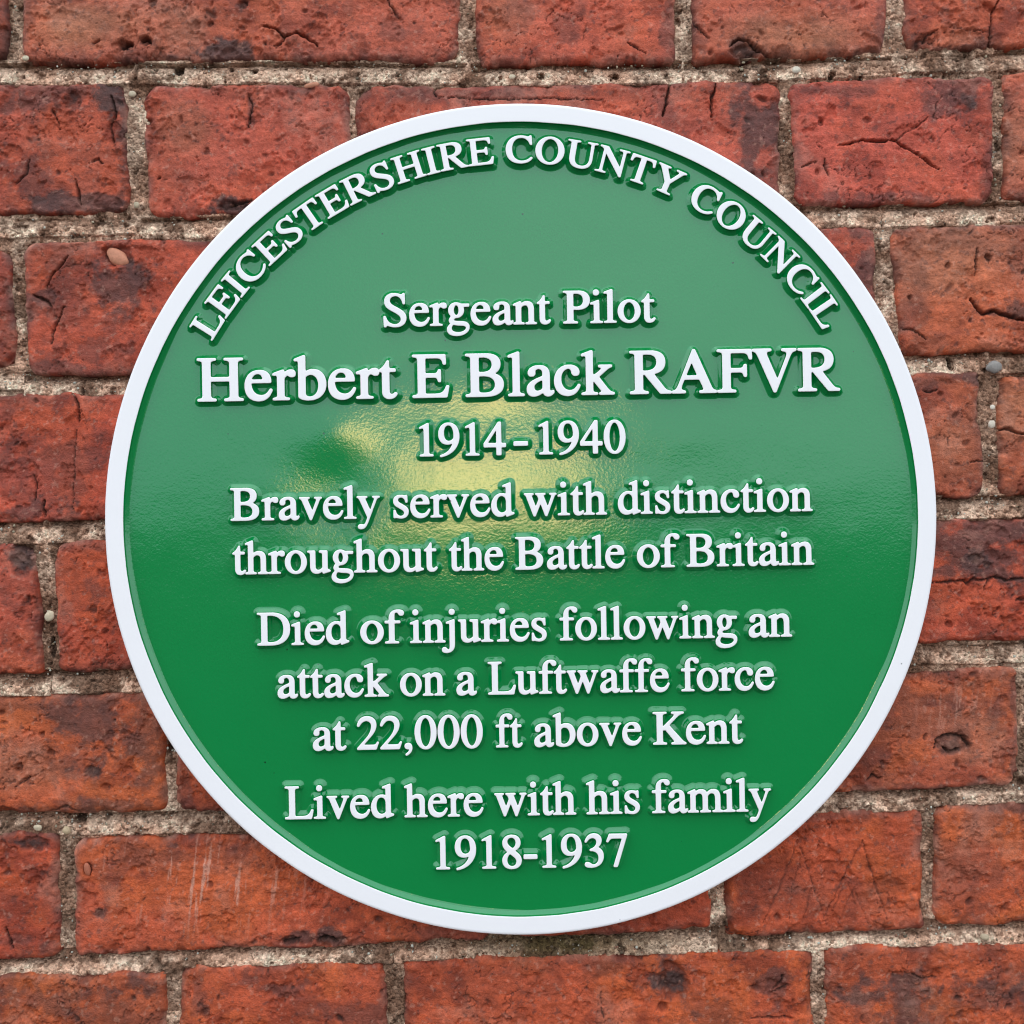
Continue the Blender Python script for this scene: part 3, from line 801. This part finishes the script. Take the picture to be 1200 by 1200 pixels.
G['S'] = (556, [path('M 469 463 L 446 463 C 430 570 370 640 285 640 C 205 640 152 595 152 530 C 152 470 190 438 300 380 C 440 305 491 250 491 165 C 491 60 405 -14 282 -14 '
                     'C 190 -14 140 20 105 20 C 85 20 78 10 74 -13 L 51 -13 L 42 199 L 66 199 C 90 85 170 24 265 24 C 350 24 405 72 405 140 C 405 205 365 242 260 300 '
                     'C 125 372 65 420 65 515 C 65 610 140 676 250 676 C 335 676 375 645 410 645 C 432 645 440 655 446 676 L 465 676')], [])
G['U'] = (722, [path('M 102 662 L 102 250 C 102 80 195 -14 365 -14 C 530 -14 617 80 617 255 L 617 650 L 575 650 L 575 255 C 575 110 505 35 385 35 C 265 35 204 100 204 240 L 204 662'),
                foot(102, 204, 662, 14, 294, -1), foot(575, 617, 662, 483, 705, -1)], [])
G['N'] = (722, [box(113, 153, 0, 600), foot(113, 153, 0, 12, 250, 1), path('M 12 662 L 185 662 L 617 125 L 617 -11 L 598 -11 L 130 560 C 95 605 70 640 12 643'), box(577, 617, -5, 650), foot(577, 617, 662, 473, 707, -1)], [])
G['V'] = (722, [path('M 697 662 L 480 662 L 480 643 C 545 640 567 625 567 590 C 567 570 560 545 550 520 L 403 150 L 240 540 C 230 565 222 590 222 605 C 222 630 245 640 300 643 L 300 662 L 16 662 '
                     'L 16 643 C 70 637 85 615 115 545 L 352 -11 L 368 -11 L 590 540 C 622 620 640 635 697 643')], [])
G['A'] = (722, [path('M 367 674 L 349 674 L 125 125 C 90 45 70 22 15 19 L 15 0 L 213 0 L 213 19 C 165 22 142 38 142 66 C 142 82 148 105 155 122 L 193 216 L 452 216 L 500 110 C 515 75 522 55 522 45 '
                     'C 522 25 505 19 450 19 L 450 0 L 706 0 L 706 19 C 650 23 640 40 600 135')], [path('M 213 257 L 430 257 L 322 512')])
G['Y'] = (722, [path('M 703 662 L 470 662 L 470 643 C 530 640 552 630 552 602 C 552 585 540 560 520 530 L 400 340 L 270 540 C 250 572 240 595 240 610 C 240 632 265 640 305 643 L 305 662 L 22 662 '
                     'L 22 643 C 65 637 85 620 130 555 L 312 272 L 414 272 L 600 560 C 640 622 660 638 703 643')] + vst(312, 414, 207, 519, y1=300), [])
G['K'] = (722, vst(118, 220, 34, 308, 34, 308) + [path('M 675 662 L 430 662 L 430 643 C 480 640 498 632 498 612 C 498 595 480 570 440 532 L 212 318 L 262 300 L 520 560 C 590 625 620 637 675 643'),
          path('M 262 352 L 345 400 L 620 95 C 668 42 690 22 723 19 L 723 0 L 428 0 L 428 19 C 480 22 497 28 497 42 C 497 55 485 75 460 107')], [])
G['a'] = (444, [path('M 442 66 L 442 40 C 415 5 390 -10 357 -10 C 315 -10 295 15 291 68 C 235 15 180 -10 130 -10 C 75 -10 37 28 37 90 C 37 180 115 228 287 290 L 287 345 C 287 398 262 427 213 427 '
                     'C 175 427 145 407 145 383 C 145 372 148 362 148 350 C 148 325 127 306 102 306 C 76 306 56 326 56 352 C 56 412 130 460 222 460 C 320 460 372 410 372 315 L 372 110 C 372 65 378 48 397 48 C 412 48 425 53 442 66')],
          [path('M 287 118 L 287 260 C 170 217 125 180 125 125 C 125 80 152 52 190 52 C 217 52 250 65 270 80 C 283 90 287 100 287 118')])
G['b'] = (500, lst(69, 153, 683, 3, y0=34) + [path('M 110 393 L 153 393 C 185 438 230 460 280 460 C 390 460 468 365 468 235 C 468 90 365 -10 215 -10 C 155 -10 100 5 69 34 L 69 393')],
          [path('M 153 340 L 153 70 C 153 45 185 24 228 24 C 320 24 376 100 376 215 C 376 325 325 396 248 396 C 200 396 153 370 153 340')])
G['c'] = (444, [path('M 398 156 L 412 147 C 375 45 310 -10 222 -10 C 105 -10 25 85 25 218 C 25 360 125 460 250 460 C 335 460 398 412 398 355 C 398 325 378 306 350 306 C 322 306 303 322 298 352 '
                     'C 290 405 275 424 243 424 C 160 424 108 350 108 250 C 108 130 170 55 260 55 C 320 55 360 85 398 156')], [])
G['d'] = (500, lst(341, 424, 683, 268, y0=60) + [path('M 341 65 C 300 15 255 -10 200 -10 C 100 -10 27 80 27 205 C 27 345 125 460 245 460 C 285 460 315 447 345 420 L 400 420 L 400 65'),
          path('M 341 120 L 341 -8 L 345 -10 L 491 42 L 491 58 C 435 58 424 65 424 110')], [path('M 341 110 L 341 325 C 335 385 290 428 235 428 C 160 428 113 350 113 240 C 113 125 165 53 240 53 C 285 53 341 85 341 110')])
G['e'] = (444, [path('M 408 164 L 424 157 C 390 50 320 -10 228 -10 C 105 -10 25 80 25 220 C 25 365 115 460 240 460 C 345 460 405 390 405 277 L 97 277 C 100 140 160 60 265 60 C 330 60 370 90 408 164')],
          [path('M 99 309 L 304 309 C 297 385 270 424 213 424 C 152 424 110 380 99 309')])
G['f'] = (333, [box(103, 187, 0, 500), foot(103, 187, 0, 20, 280, 1, 14, 36), box(21, 308, 418, 450), path('M 103 430 L 103 500 C 103 615 170 683 280 683 C 340 683 383 657 383 620 C 383 595 365 577 341 577 '
          'C 322 577 308 588 292 615 C 278 640 265 650 245 650 C 205 650 187 620 187 560 L 187 430')], [])
G['g'] = (500, [ell(209, 310, 149, 150), path('M 290 432 L 470 432 L 470 390 L 330 390'), path('M 130 190 C 90 150 70 120 70 93 C 70 65 90 45 125 35 C 60 -5 28 -50 28 -95 C 28 -170 105 -218 218 -218 C 355 -218 470 -140 470 -48 '
          'C 470 25 415 62 300 66 L 215 70 C 160 73 140 82 140 100 C 140 118 155 140 200 170')], [ell(212, 310, 66, 122), path('M 140 25 C 105 -15 95 -45 95 -75 C 95 -130 155 -165 250 -165 C 350 -165 425 -120 425 -62 C 425 -20 390 -5 300 -2 C 240 0 180 10 140 25')])
G['h'] = (500, lst(73, 157, 683, 9, 9, 225) + [ARCH(157, 427), foot(343, 427, 0, 275, 487, 1, 14, 36)], [])
G['i'] = (278, lst(95, 179, 460, 20, 16, 253) + [ell(128, 628, 50, 50, 32)], [])
G['j'] = (278, lst(100, 184, 460, 24, y0=200) + [ell(140, 628, 50, 50, 32), path('M 100 300 L 184 300 L 184 -50 C 184 -155 115 -218 10 -218 C -35 -218 -70 -197 -70 -165 C -70 -140 -52 -122 -28 -122 C -8 -122 5 -132 20 -152 '
          'C 32 -170 42 -178 57 -178 C 88 -178 100 -150 100 -90')], [])
G['k'] = (500, lst(83, 167, 683, 7, 7, 243) + [path('M 468 450 L 275 450 L 275 433 C 315 433 328 425 328 408 C 328 395 320 385 305 372 L 160 248 L 200 228 L 340 350 C 410 412 435 428 468 433'),
          path('M 225 310 L 395 85 C 445 25 465 17 505 15 L 505 0 L 285 0 L 285 15 C 320 17 328 22 328 35 C 328 45 320 60 300 85 L 162 262')], [])
G['l'] = (278, lst(95, 179, 683, 19, 19, 257), [])
G['n'] = (500, lst(76, 160, 460, 16, 18, 228) + [ARCH(160, 424), foot(340, 424, 0, 270, 485, 1, 14, 36)], [])
G['m'] = (778, lst(80, 164, 460, 16, 18, 232) + [ARCH(164, 431), foot(347, 431, 0, 285, 497, 1, 14, 36), ARCH(431, 702), foot(618, 702, 0, 552, 775, 1, 14, 36)], [])
G['o'] = (500, [ell(250, 225, 221, 235)], [ell(250, 225, 131, 203)])
G['r'] = (333, lst(78, 162, 460, 5, 5, 245) + [path('M 162 310 L 162 370 C 190 425 230 460 275 460 C 312 460 335 440 335 408 C 335 380 320 362 295 362 C 275 362 262 370 245 385 C 235 393 228 396 222 396 C 200 396 162 350 162 325')], [])
G['s'] = (389, [path('M 327 319 L 311 319 C 295 395 265 432 200 432 C 153 432 122 405 122 365 C 122 330 142 310 190 283 L 265 240 C 325 205 348 170 348 120 C 348 45 285 -10 203 -10 C 150 -10 110 8 88 8 '
                     'C 78 8 72 5 68 -3 L 55 -3 L 55 150 L 70 150 C 90 60 130 18 195 18 C 247 18 282 50 282 95 C 282 130 262 155 215 180 L 150 217 C 80 256 51 292 51 345 C 51 415 110 460 190 460 C 240 460 270 445 290 445 C 300 445 305 448 312 458 L 323 458')], [])
G['t'] = (278, [path('M 154 450 L 255 450 L 255 418 L 154 418 L 154 120 C 154 65 165 40 200 40 C 222 40 242 50 263 75 L 279 62 C 250 12 215 -10 172 -10 C 105 -10 70 32 70 115 L 70 418 L 15 418 '
                     'C 13 418 13 430 25 437 C 75 465 110 510 140 572 C 143 579 148 579 154 575')], [])
G['u'] = (500, [path('M 9 450 L 157 450 L 157 120 C 157 70 185 42 225 42 C 260 42 300 60 333 95 L 333 380 C 333 415 325 424 260 427 L 260 450 L 417 450 L 417 110 C 417 55 425 47 479 46 L 479 30 L 337 -10 L 333 -10 '
                     'L 333 70 C 290 15 250 -10 195 -10 C 120 -10 73 40 73 120 L 73 375 C 73 415 60 430 9 433')], [])
G['v'] = (500, [path('M 477 450 L 338 450 L 338 435 C 372 432 385 424 385 404 C 385 392 382 380 376 364 L 287 133 L 186 370 C 178 390 175 400 175 408 C 175 425 185 432 220 435 L 220 450 L 19 450 L 19 435 '
                     'C 55 430 62 425 85 375 L 245 -14 L 258 -14 L 420 378 C 438 422 445 430 477 435')], [])
G['w'] = (722, [path('M 21 450 L 21 435 C 50 430 58 420 75 375 L 222 -14 L 238 -14 L 362 280 L 472 -14 L 488 -14 L 640 378 C 656 420 665 430 694 435 L 694 450 L 563 450 L 563 435 C 596 432 609 424 609 404 '
                     'C 609 392 606 380 600 364 L 515 135 L 422 375 C 416 390 413 400 413 410 C 413 427 423 433 455 435 L 455 450 L 262 450 L 262 435 C 290 432 300 425 318 385 L 338 335 L 258 135 L 170 370 '
                     'C 163 388 160 400 160 408 C 160 426 172 433 203 435 L 203 450')], [])
G['y'] = (500, [path('M 475 450 L 340 450 L 340 435 C 372 433 385 424 385 405 C 385 395 382 383 377 370 L 285 125 L 180 365 C 173 382 168 398 168 408 C 168 426 182 433 215 435 L 215 450 L 14 450 L 14 435 '
                     'C 45 430 60 415 85 362 L 238 12 L 215 -50 C 190 -120 165 -150 140 -150 C 125 -150 110 -138 85 -138 C 55 -138 32 -155 32 -180 C 32 -203 55 -218 88 -218 C 150 -218 190 -170 230 -65 L 405 380 C 423 422 435 430 475 435')], [])
G['0'] = (500, [ell(250, 331, 222, 345, 64, 2.05)], [ell(250, 331, 128, 315, 64, 2.05)])
G['1'] = (500, [path('M 296 676 L 291 676 L 111 588 L 111 574 C 140 586 155 591 170 591 C 200 591 212 570 212 530 L 212 0 L 296 0'), foot(212, 296, 0, 118, 394, 1, 15, 40)], [])
G['2'] = (500, [path('M 475 137 L 420 0 L 29 0 L 29 12 L 207 201 C 300 300 341 390 341 480 C 341 560 290 602 219 602 C 150 602 105 565 54 478 L 31 486 C 55 610 130 676 237 676 C 345 676 424 605 424 508 '
                     'C 424 430 385 350 300 262 L 128 76 L 370 76 C 420 76 435 90 461 142')], [])
G['3'] = (500, [path('M 61 510 L 45 514 C 80 620 145 676 232 676 C 325 676 390 625 390 545 C 390 480 355 430 285 398 C 380 370 431 305 431 216 C 431 80 325 -14 165 -14 C 85 -14 43 8 43 42 C 43 65 60 80 85 80 '
                     'C 110 80 130 70 160 50 C 185 32 200 26 222 26 C 295 26 348 90 348 175 C 348 285 280 335 153 335 L 153 350 C 250 375 305 430 305 505 C 305 570 265 608 203 608 C 150 608 105 580 61 510')], [])
G['4'] = (500, [path('M 472 231 L 472 167 L 370 167 L 370 0 L 288 0 L 288 167 L 12 167 L 12 231 L 326 676 L 370 676 L 370 231')], [path('M 288 231 L 288 565 L 58 231')])
G['7'] = (500, [path('M 449 662 L 79 662 L 20 515 L 37 507 C 75 570 100 588 150 588 L 370 588 L 172 -8 L 237 -8 L 449 646')], [])
G['8'] = (500, [path('M 445 155 C 445 55 365 -14 248 -14 C 133 -14 56 50 56 150 C 56 225 95 275 185 325 C 95 395 62 450 62 517 C 62 610 140 676 250 676 C 355 676 425 615 425 525 C 425 450 385 405 290 357 C 405 275 445 225 445 155')],
          [path('M 350 525 C 350 595 310 644 243 644 C 180 644 138 605 138 548 C 138 490 175 445 270 387 C 325 420 350 465 350 525'), path('M 362 130 C 362 190 330 225 208 308 C 155 265 132 215 132 160 C 132 75 180 18 250 18 C 318 18 362 62 362 130')])
G['9'] = (500, [path('M 59 -22 C 330 20 459 210 459 400 C 459 570 370 676 240 676 C 115 676 30 580 30 445 C 30 320 105 240 215 240 C 265 240 310 258 350 297 C 315 140 220 35 56 -2')],
          [path('M 361 385 C 361 345 310 290 245 290 C 165 290 122 355 122 470 C 122 580 165 645 233 645 C 320 645 361 560 361 400')])
G[','] = (250, [path('M 77 -141 C 150 -110 195 -50 195 12 C 195 65 165 102 122 102 C 82 102 56 80 56 48 C 56 15 80 -5 115 -5 C 122 -5 130 -3 137 -3 C 150 -3 155 -12 155 -25 C 155 -60 130 -92 69 -127')], [])
G['-'] = (333, [box(39, 285, 190, 260)], [])

CELL = 3.0
EMB = 17.0                     # the enamel spreads a little past the cast outline (units)
def raster(poly, x0, y0, nx, ny):
    P = np.array(poly); Q_ = np.roll(P, -1, 0)
    cov = np.zeros((ny, nx))
    edges = np.arange(nx + 1) * CELL + x0
    for j in range(ny):
        for sub in (0.25, 0.75):
            y = y0 + (j + sub) * CELL
            k = (P[:, 1] <= y) != (Q_[:, 1] <= y)
            if not k.any(): continue
            xs = np.sort(P[k, 0] + (y - P[k, 1]) / (Q_[k, 1] - P[k, 1]) * (Q_[k, 0] - P[k, 0]))
            for a, b_ in zip(xs[0::2], xs[1::2]):
                cov[j] += 0.5 * (np.clip(edges[1:], a, b_) - np.clip(edges[:-1], a, b_)) / CELL
    return cov

def contours(F, x0, y0, level=0.5):
    B = F > level
    ny, nx = F.shape
    segs = {}
    code = B[:-1, :-1] * 1 + B[:-1, 1:] * 2 + B[1:, 1:] * 4 + B[1:, :-1] * 8
    T = {1: [(3, 0)], 2: [(0, 1)], 3: [(3, 1)], 4: [(1, 2)], 5: [(3, 0), (1, 2)], 6: [(0, 2)], 7: [(3, 2)], 8: [(2, 3)], 9: [(2, 0)], 10: [(0, 1), (2, 3)], 11: [(2, 1)], 12: [(1, 3)], 13: [(1, 0)], 14: [(0, 3)]}
    def key(j, i, e):
        return ((0, j, i), (1, j, i + 1), (0, j + 1, i), (1, j, i))[e]
    for j, i in zip(*np.nonzero((code > 0) & (code < 15))):
        for a, b_ in T[int(code[j, i])]:
            segs[key(j, i, a)] = key(j, i, b_)
    def pos(kk):
        d, j, i = kk
        if d == 0:
            t = (level - F[j, i]) / (F[j, i + 1] - F[j, i]); return (x0 + (i + 0.5 + t) * CELL, y0 + (j + 0.5) * CELL)
        t = (level - F[j, i]) / (F[j + 1, i] - F[j, i]); return (x0 + (i + 0.5) * CELL, y0 + (j + 0.5 + t) * CELL)
    res = []
    while segs:
        k0, k1 = segs.popitem()
        lp = [k0]
        while k1 != k0 and k1 in segs:
            lp.append(k1); k1 = segs.pop(k1)
        if len(lp) > 12: res.append(np.array([pos(z) for z in lp]))
    return res

def resample(P, step):
    D_ = np.linalg.norm(np.roll(P, -1, 0) - P, axis=1)
    c = np.concatenate([[0], np.cumsum(D_)])
    n = max(12, int(c[-1] / step))
    t = np.linspace(0, c[-1], n, endpoint=False)
    PP = np.concatenate([P, P[:1]])
    return np.stack([np.interp(t, c, PP[:, 0]), np.interp(t, c, PP[:, 1])], -1)

GC_ = {}
def glyph_outline(ch):
    if ch in GC_: return GC_[ch]
    adv, add, cut = G[ch]
    allp = np.concatenate([np.array(p) for p in add])
    pad = 60
    x0, y0 = allp.min(0) - pad
    nx, ny = [int(v) for v in np.ceil((allp.max(0) + pad - (x0, y0)) / CELL)]
    F = np.zeros((ny, nx))
    for p in add: F = np.maximum(F, raster(p, x0, y0, nx, ny))
    for p in cut: F = np.minimum(F, 1 - raster(p, x0, y0, nx, ny))
    # spread by EMB units, then soften the corners
    jj, ii = np.meshgrid(np.fft.fftfreq(ny) * ny, np.fft.fftfreq(nx) * nx, indexing='ij')
    disk = (np.hypot(jj, ii) * CELL <= EMB).astype(float)
    Dl = np.fft.irfft2(np.fft.rfft2((F > .5).astype(float)) * np.fft.rfft2(disk), s=F.shape)
    Dl = (Dl > 0.5).astype(float)
    gs = np.exp(-(jj ** 2 + ii ** 2) / (2 * (8.0 / CELL) ** 2)); gs /= gs.sum()
    Sm = np.fft.irfft2(np.fft.rfft2(Dl) * np.fft.rfft2(gs), s=F.shape)
    cs = [resample(c, 8.0) for c in contours(Sm, x0, y0)]
    for _ in range(2):
        cs = [c * 0.5 + 0.25 * (np.roll(c, 1, 0) + np.roll(c, -1, 0)) for c in cs]
    big = max(cs, key=len)
    if np.sum(big[:, 0] * np.roll(big[:, 1], -1) - np.roll(big[:, 0], -1) * big[:, 1]) < 0:
        cs = [c[::-1] for c in cs]               # walk with the solid on the left
    GC_[ch] = (adv, cs, min(c[:, 0].min() for c in cs), max(c[:, 0].max() for c in cs))
    return GC_[ch]

LH = 3.6                       # letters stand 3.6 mm proud of the green field
# flank profile: how far outside the enamelled face (mm), height above the field (mm)
PROFILE = [(-0.46, LH), (-0.22, LH - 0.012), (-0.02, LH - 0.07), (0.05, LH - 0.22), (0.10, LH - 1.2), (0.13, 1.78), (0.20, 1.62), (0.34, 1.48), (1.08, 0.90), (1.80, 0.26), (1.98, 0.12), (2.14, 0.05), (2.4, 0.0), (2.8, -0.10)]
WHITE_RINGS = 3
def letter_mesh(ch, em_mm):
    adv, cs, xa, xb = glyph_outline(ch)
    sc = em_mm / 1000
    V, Q_, mat_i, tops = [], [], [], []
    n0 = 0
    for c in cs:
        P = c * sc
        tan = np.roll(P, -1, 0) - np.roll(P, 1, 0)
        tan /= np.linalg.norm(tan, axis=1, keepdims=True) + 1e-9
        nrm = np.stack([tan[:, 1], -tan[:, 0]], -1)          # solid lies left of the walk, so this points outward
        k = len(P)
        for r_, (off, z) in enumerate(PROFILE):
            pp = P + nrm * off
            V.append(np.stack([pp[:, 0], np.full(k, -z), pp[:, 1]], -1))
        for r_ in range(len(PROFILE) - 1):
            i = n0 + r_ * k + np.arange(k); j = np.roll(i, -1)
            Q_.append(np.stack([i, i + k, j + k, j], -1)); mat_i += [0 if r_ < WHITE_RINGS else 1] * k
        tops.append(n0 + np.arange(k))
        n0 += k * len(PROFILE)
    V = np.concatenate(V) / 1000
    ids = np.concatenate(tops)
    rings = [V[t][:, [0, 2]] * 1000 for t in tops]
    flat = np.concatenate(rings)
    ed, o0 = [], 0
    for q in rings:
        ed += [(o0 + i, o0 + (i + 1) % len(q)) for i in range(len(q))]
        o0 += len(q)
    vo, _, fo, orig, _, _ = delaunay_2d_cdt([Vector(p) for p in flat], ed, [], 0, 1e-5)
    back_ix = {k: og[0] for k, og in enumerate(orig) if og}
    TR = []
    for f in fo:
        if not all(i in back_ix for i in f): continue
        c = sum((np.array(vo[i]) for i in f), np.zeros(2)) / 3
        n_in = 0
        for q in rings:
            q2 = np.roll(q, -1, 0)
            k = (q[:, 1] <= c[1]) != (q2[:, 1] <= c[1])
            n_in += int(np.sum(q[k, 0] + (c[1] - q[k, 1]) / (q2[k, 1] - q[k, 1]) * (q2[k, 0] - q[k, 0]) > c[0]))
        if n_in % 2 == 0: continue
        t = [int(ids[back_ix[i]]) for i in f]
        if len(set(t)) < 3: continue
        p0, p1, p2 = (V[i] for i in t)
        if np.cross(p1 - p0, p2 - p0)[1] > 0: t = t[::-1]
        TR.append(t)
    Qa = np.concatenate(Q_)
    me = mesh_np('letter', V, Qa, np.array(TR))
    mi = np.array(mat_i + [0] * len(TR), np.int32)
    if len(me.polygons) == len(mi):
        me.polygons.foreach_set('material_index', mi)
    me.materials.append(M_WHITE); me.materials.append(M_GREEN)
    return me

# ------------------------------------------------------------------ the plaque
PROUD = 0.0100                  # the green field in front of the brick faces
TOP = PROUD + LH / 1000         # enamelled tops of letters and rim
CXw, CZw = (float(v) for v in px_to_world(610.2, 608.4, TOP))
R_OUT = 488.0 * (DIST - TOP) / FPX
R_IN = 466.0 * (DIST - TOP) / FPX
plaque = bpy.data.objects.new('plaque', None)
COL.objects.link(plaque)
plaque.location = (CXw, -0.001, CZw)
plaque['label'] = 'round green enamelled memorial plaque with white rim and raised white lettering fixed to the bricks'
plaque['category'] = 'plaque'
YF = -(PROUD - 0.001)            # local y of the field

# shallow dishes added to shape the reflection, mm from the centre: x, z, spread x, spread z, slope
REFL_DISHES = [(-97, 34, 14, 19, 0.055), (86, 36, 24, 12, 0.015), (10, 62, 60, 10, 0.016)]
def field_wave(x, z):
    """slow unevenness of the casting plus the added dishes, mm"""
    xm, zm = x * 1000 + 700, z * 1000 + 700
    h = 0.55 * (fbm(xm, zm, 70, 301, 2, 0.35) - .5) + 0.10 * (fbm(xm, zm, 16, 302, 2, 0.4) - .5)
    for cx, cz, sx_, sz_, sl in REFL_DISHES:
        dx, dz = (x * 1000 - cx) / sx_, (z * 1000 - cz) / sz_
        h = h + sl * dz * sz_ * np.exp(-(dx * dx + dz * dz) / 2)
    return h

# field: green disc
nr, na = 150, 360
rr = np.linspace(0.0002, R_IN + 0.001, nr); aa = np.linspace(0, 2 * pi, na, endpoint=False)
Rg, Ag = np.meshgrid(rr, aa, indexing='ij')
x, z = Rg * np.cos(Ag), Rg * np.sin(Ag)
V = np.stack([x, YF - field_wave(x, z) / 1000, z], -1).reshape(-1, 3)
i = np.arange(nr * na).reshape(nr, na)
j = np.roll(i, -1, 1)
Q = np.stack([i[:-1], i[1:], j[1:], j[:-1]], -1).reshape(-1, 4)
link('face', mesh_np('face', V, Q), M_GREEN, plaque)

# rim: white ring with a green inner flank, hand-painted edge
na = 720
aa = np.linspace(0, 2 * pi, na, endpoint=False)
wob = 0.00050 * (fbm(np.cos(aa) * 220 + 500, np.sin(aa) * 220 + 500, 22, 410, 3) - .5)
wob2 = 0.00025 * (fbm(np.cos(aa) * 220 + 900, np.sin(aa) * 220 + 500, 30, 411, 3) - .5)
prof = [('o', 0.0, 0.0), ('o', 0.0, -(TOP - 0.001) + 0.0012), ('o', -0.0003, -(TOP - 0.001) + 0.0004), ('o', -0.0009, -(TOP - 0.001)), ('o', -0.0018, -(TOP - 0.001)), ('i', 0.0016, -(TOP - 0.001))]
prof += [('i', -off / 1000, YF - zz / 1000) for off, zz in PROFILE]
V = []
for kind, off, y in prof:
    r_ = (R_OUT + wob2 + off) if kind == 'o' else (R_IN + wob + off)
    V.append(np.stack([r_ * np.cos(aa), np.full(na, y), r_ * np.sin(aa)], -1))
V = np.concatenate(V)
Q, mi = [], []
for k in range(len(prof) - 1):
    i = k * na + np.arange(na); j = k * na + np.roll(np.arange(na), -1)
    Q.append(np.stack([i, j, j + na, i + na], -1)); mi += [0 if k < 6 + WHITE_RINGS else 1] * na
me = mesh_np('rim', V, np.concatenate(Q))
me.polygons.foreach_set('material_index', np.array(mi, np.int32))
me.materials.append(M_WHITE); me.materials.append(M_GREEN)
link('rim', me, None, plaque)
# back plate closing the casting
bm = bmesh.new()
bmesh.ops.create_cone(bm, cap_ends=True, segments=128, radius1=R_OUT - 0.004, radius2=R_OUT - 0.004, depth=0.006, matrix=Matrix.Translation((0, YF + 0.0055, 0)) @ Matrix.Rotation(pi / 2, 4, 'X'))
me = bpy.data.meshes.new('back_plate'); bm.to_mesh(me); bm.free()
link('back_plate', me, M_WHITE, plaque)

CACHE = {}
def put(ch, em_mm, x, z, rot=0.0, sx=1.0):
    k = (ch, round(em_mm, 2))
    if k not in CACHE: CACHE[k] = letter_mesh(ch, em_mm)
    o = link('letter', CACHE[k], None, plaque, (x, YF - field_wave(x, z) / 1000, z))
    o.rotation_euler = (0, rot, 0)
    o.scale = (sx, 1, 1)
    return o

mm_px = (DIST - TOP) / FPX * 1000            # mm per pixel on the letter tops
def line(em_px, base, words):
    """words set between their ink edges; the base line passes (xa, ya) and (xb, yb); photograph pixels"""
    em = em_px * mm_px
    xa, ya, xb, yb = base
    zs = [float(px_to_world(q, ya + (yb - ya) * (q - xa) / (xb - xa), TOP)[1]) for q in (words[0][1], words[-1][2])]
    zb = sum(zs) / 2 - CZw + EMB * em / 1e6
    xs = []
    for w, x0, x1 in words:
        ym = ya + (yb - ya) * ((x0 + x1) / 2 - xa) / (xb - xa)
        X0, X1 = (float(px_to_world(q, ym, TOP)[0]) for q in (x0, x1))
        pen, pos = 0.0, []
        for ch in w:
            pos.append((ch, pen)); pen += G[ch][0]
        a = pos[0][1] + glyph_outline(pos[0][0])[2]
        b_ = pos[-1][1] + glyph_outline(pos[-1][0])[3]
        s = (X1 - X0) / (b_ - a)
        xs.append('%s %.2f' % (w, s * 1e6 / em))
        for ch, p in pos:
            put(ch, em, X0 + (p - a) * s - CXw, zb, 0, s * 1e6 / em)
    print('LINE', xs)

EM1 = 56.0
line(EM1, (513, 382, 718, 378.7), [('Sergeant', 449.3, 645.8), ('Pilot', 660, 768.4)])
line(74.0, (260, 469.8, 948, 459.6), [('Herbert', 231, 466), ('E', 483.4, 526.7), ('Black', 545.6, 720.6), ('RAFVR', 738, 985)])
line(EM1, (500, 536, 640, 532.6), [('1914', 491.5, 593.3), ('-', 602, 619), ('1940', 631.5, 733.4)])
line(EM1, (285, 611.3, 940, 598.6), [('Bravely', 270, 445.4), ('served', 461, 603), ('with', 614.3, 711.4), ('distinction', 724.3, 952.6)])
line(EM1, (300, 674, 950, 661.4), [('throughout', 272.5, 513), ('the', 526.5, 590.7), ('Battle', 604, 732.7), ('of', 746.6, 796.8), ('Britain', 804.6, 954.3)])
line(EM1, (315, 758, 920, 745.2), [('Died', 301.5, 409.4), ('of', 422.4, 474), ('injuries', 480.5, 640.8), ('following', 656, 864), ('an', 877.6, 928.5)])
line(EM1, (440, 817.7, 855, 808.3), [('attack', 325.4, 456), ('on', 469, 522), ('a', 535, 559), ('Luftwaffe', 572, 784.9), ('force', 798.5, 908)])
line(EM1, (430, 880.3, 850, 870.2), [('at', 366.7, 406.2), ('22,000', 418.5, 566), ('ft', 581.2, 612.6), ('above', 626.2, 752.4), ('Kent', 765.4, 871)])
line(EM1, (345, 963.3, 775, 951.6), [('Lived', 334, 462), ('here', 474, 566.7), ('with', 579.7, 675.4), ('his', 687.3, 750), ('family', 764.3, 904)])
line(EM1, (520, 1020, 720, 1015.2), [('1918', 510.8, 611.6), ('-', 613.8, 630), ('1937', 635.4, 735.5)])
# the curved heading
def arc(text, em_px, r_px, half_deg):
    em = em_px * mm_px
    r_ = r_px * mm_px
    pen, pos = 0.0, []
    for ch in text:
        if ch == ' ': pen += 250; continue
        pos.append((ch, pen)); pen += G[ch][0]
    a = pos[0][1] + glyph_outline(pos[0][0])[2]
    b_ = pos[-1][1] + glyph_outline(pos[-1][0])[3]
    k = radians(2 * half_deg) / (b_ - a)
    sx = k * r_ / (em / 1000)
    print('ARC sx %.3f' % sx)
    for ch, p in pos:
        w = G[ch][0]
        th = -radians(half_deg) + (p + w / 2 - a) * k
        bx, bz = r_ * sin(th), r_ * cos(th)
        # origin of the glyph is half an advance back along the tangent
        ox, oz = bx - cos(th) * w / 2 * em / 1000 * sx, bz + sin(th) * w / 2 * em / 1000 * sx
        put(ch, em, ox / 1000, oz / 1000, th, sx)
arc('LEICESTERSHIRE COUNTY COUNCIL', 46.0, 418.0, 59.05)
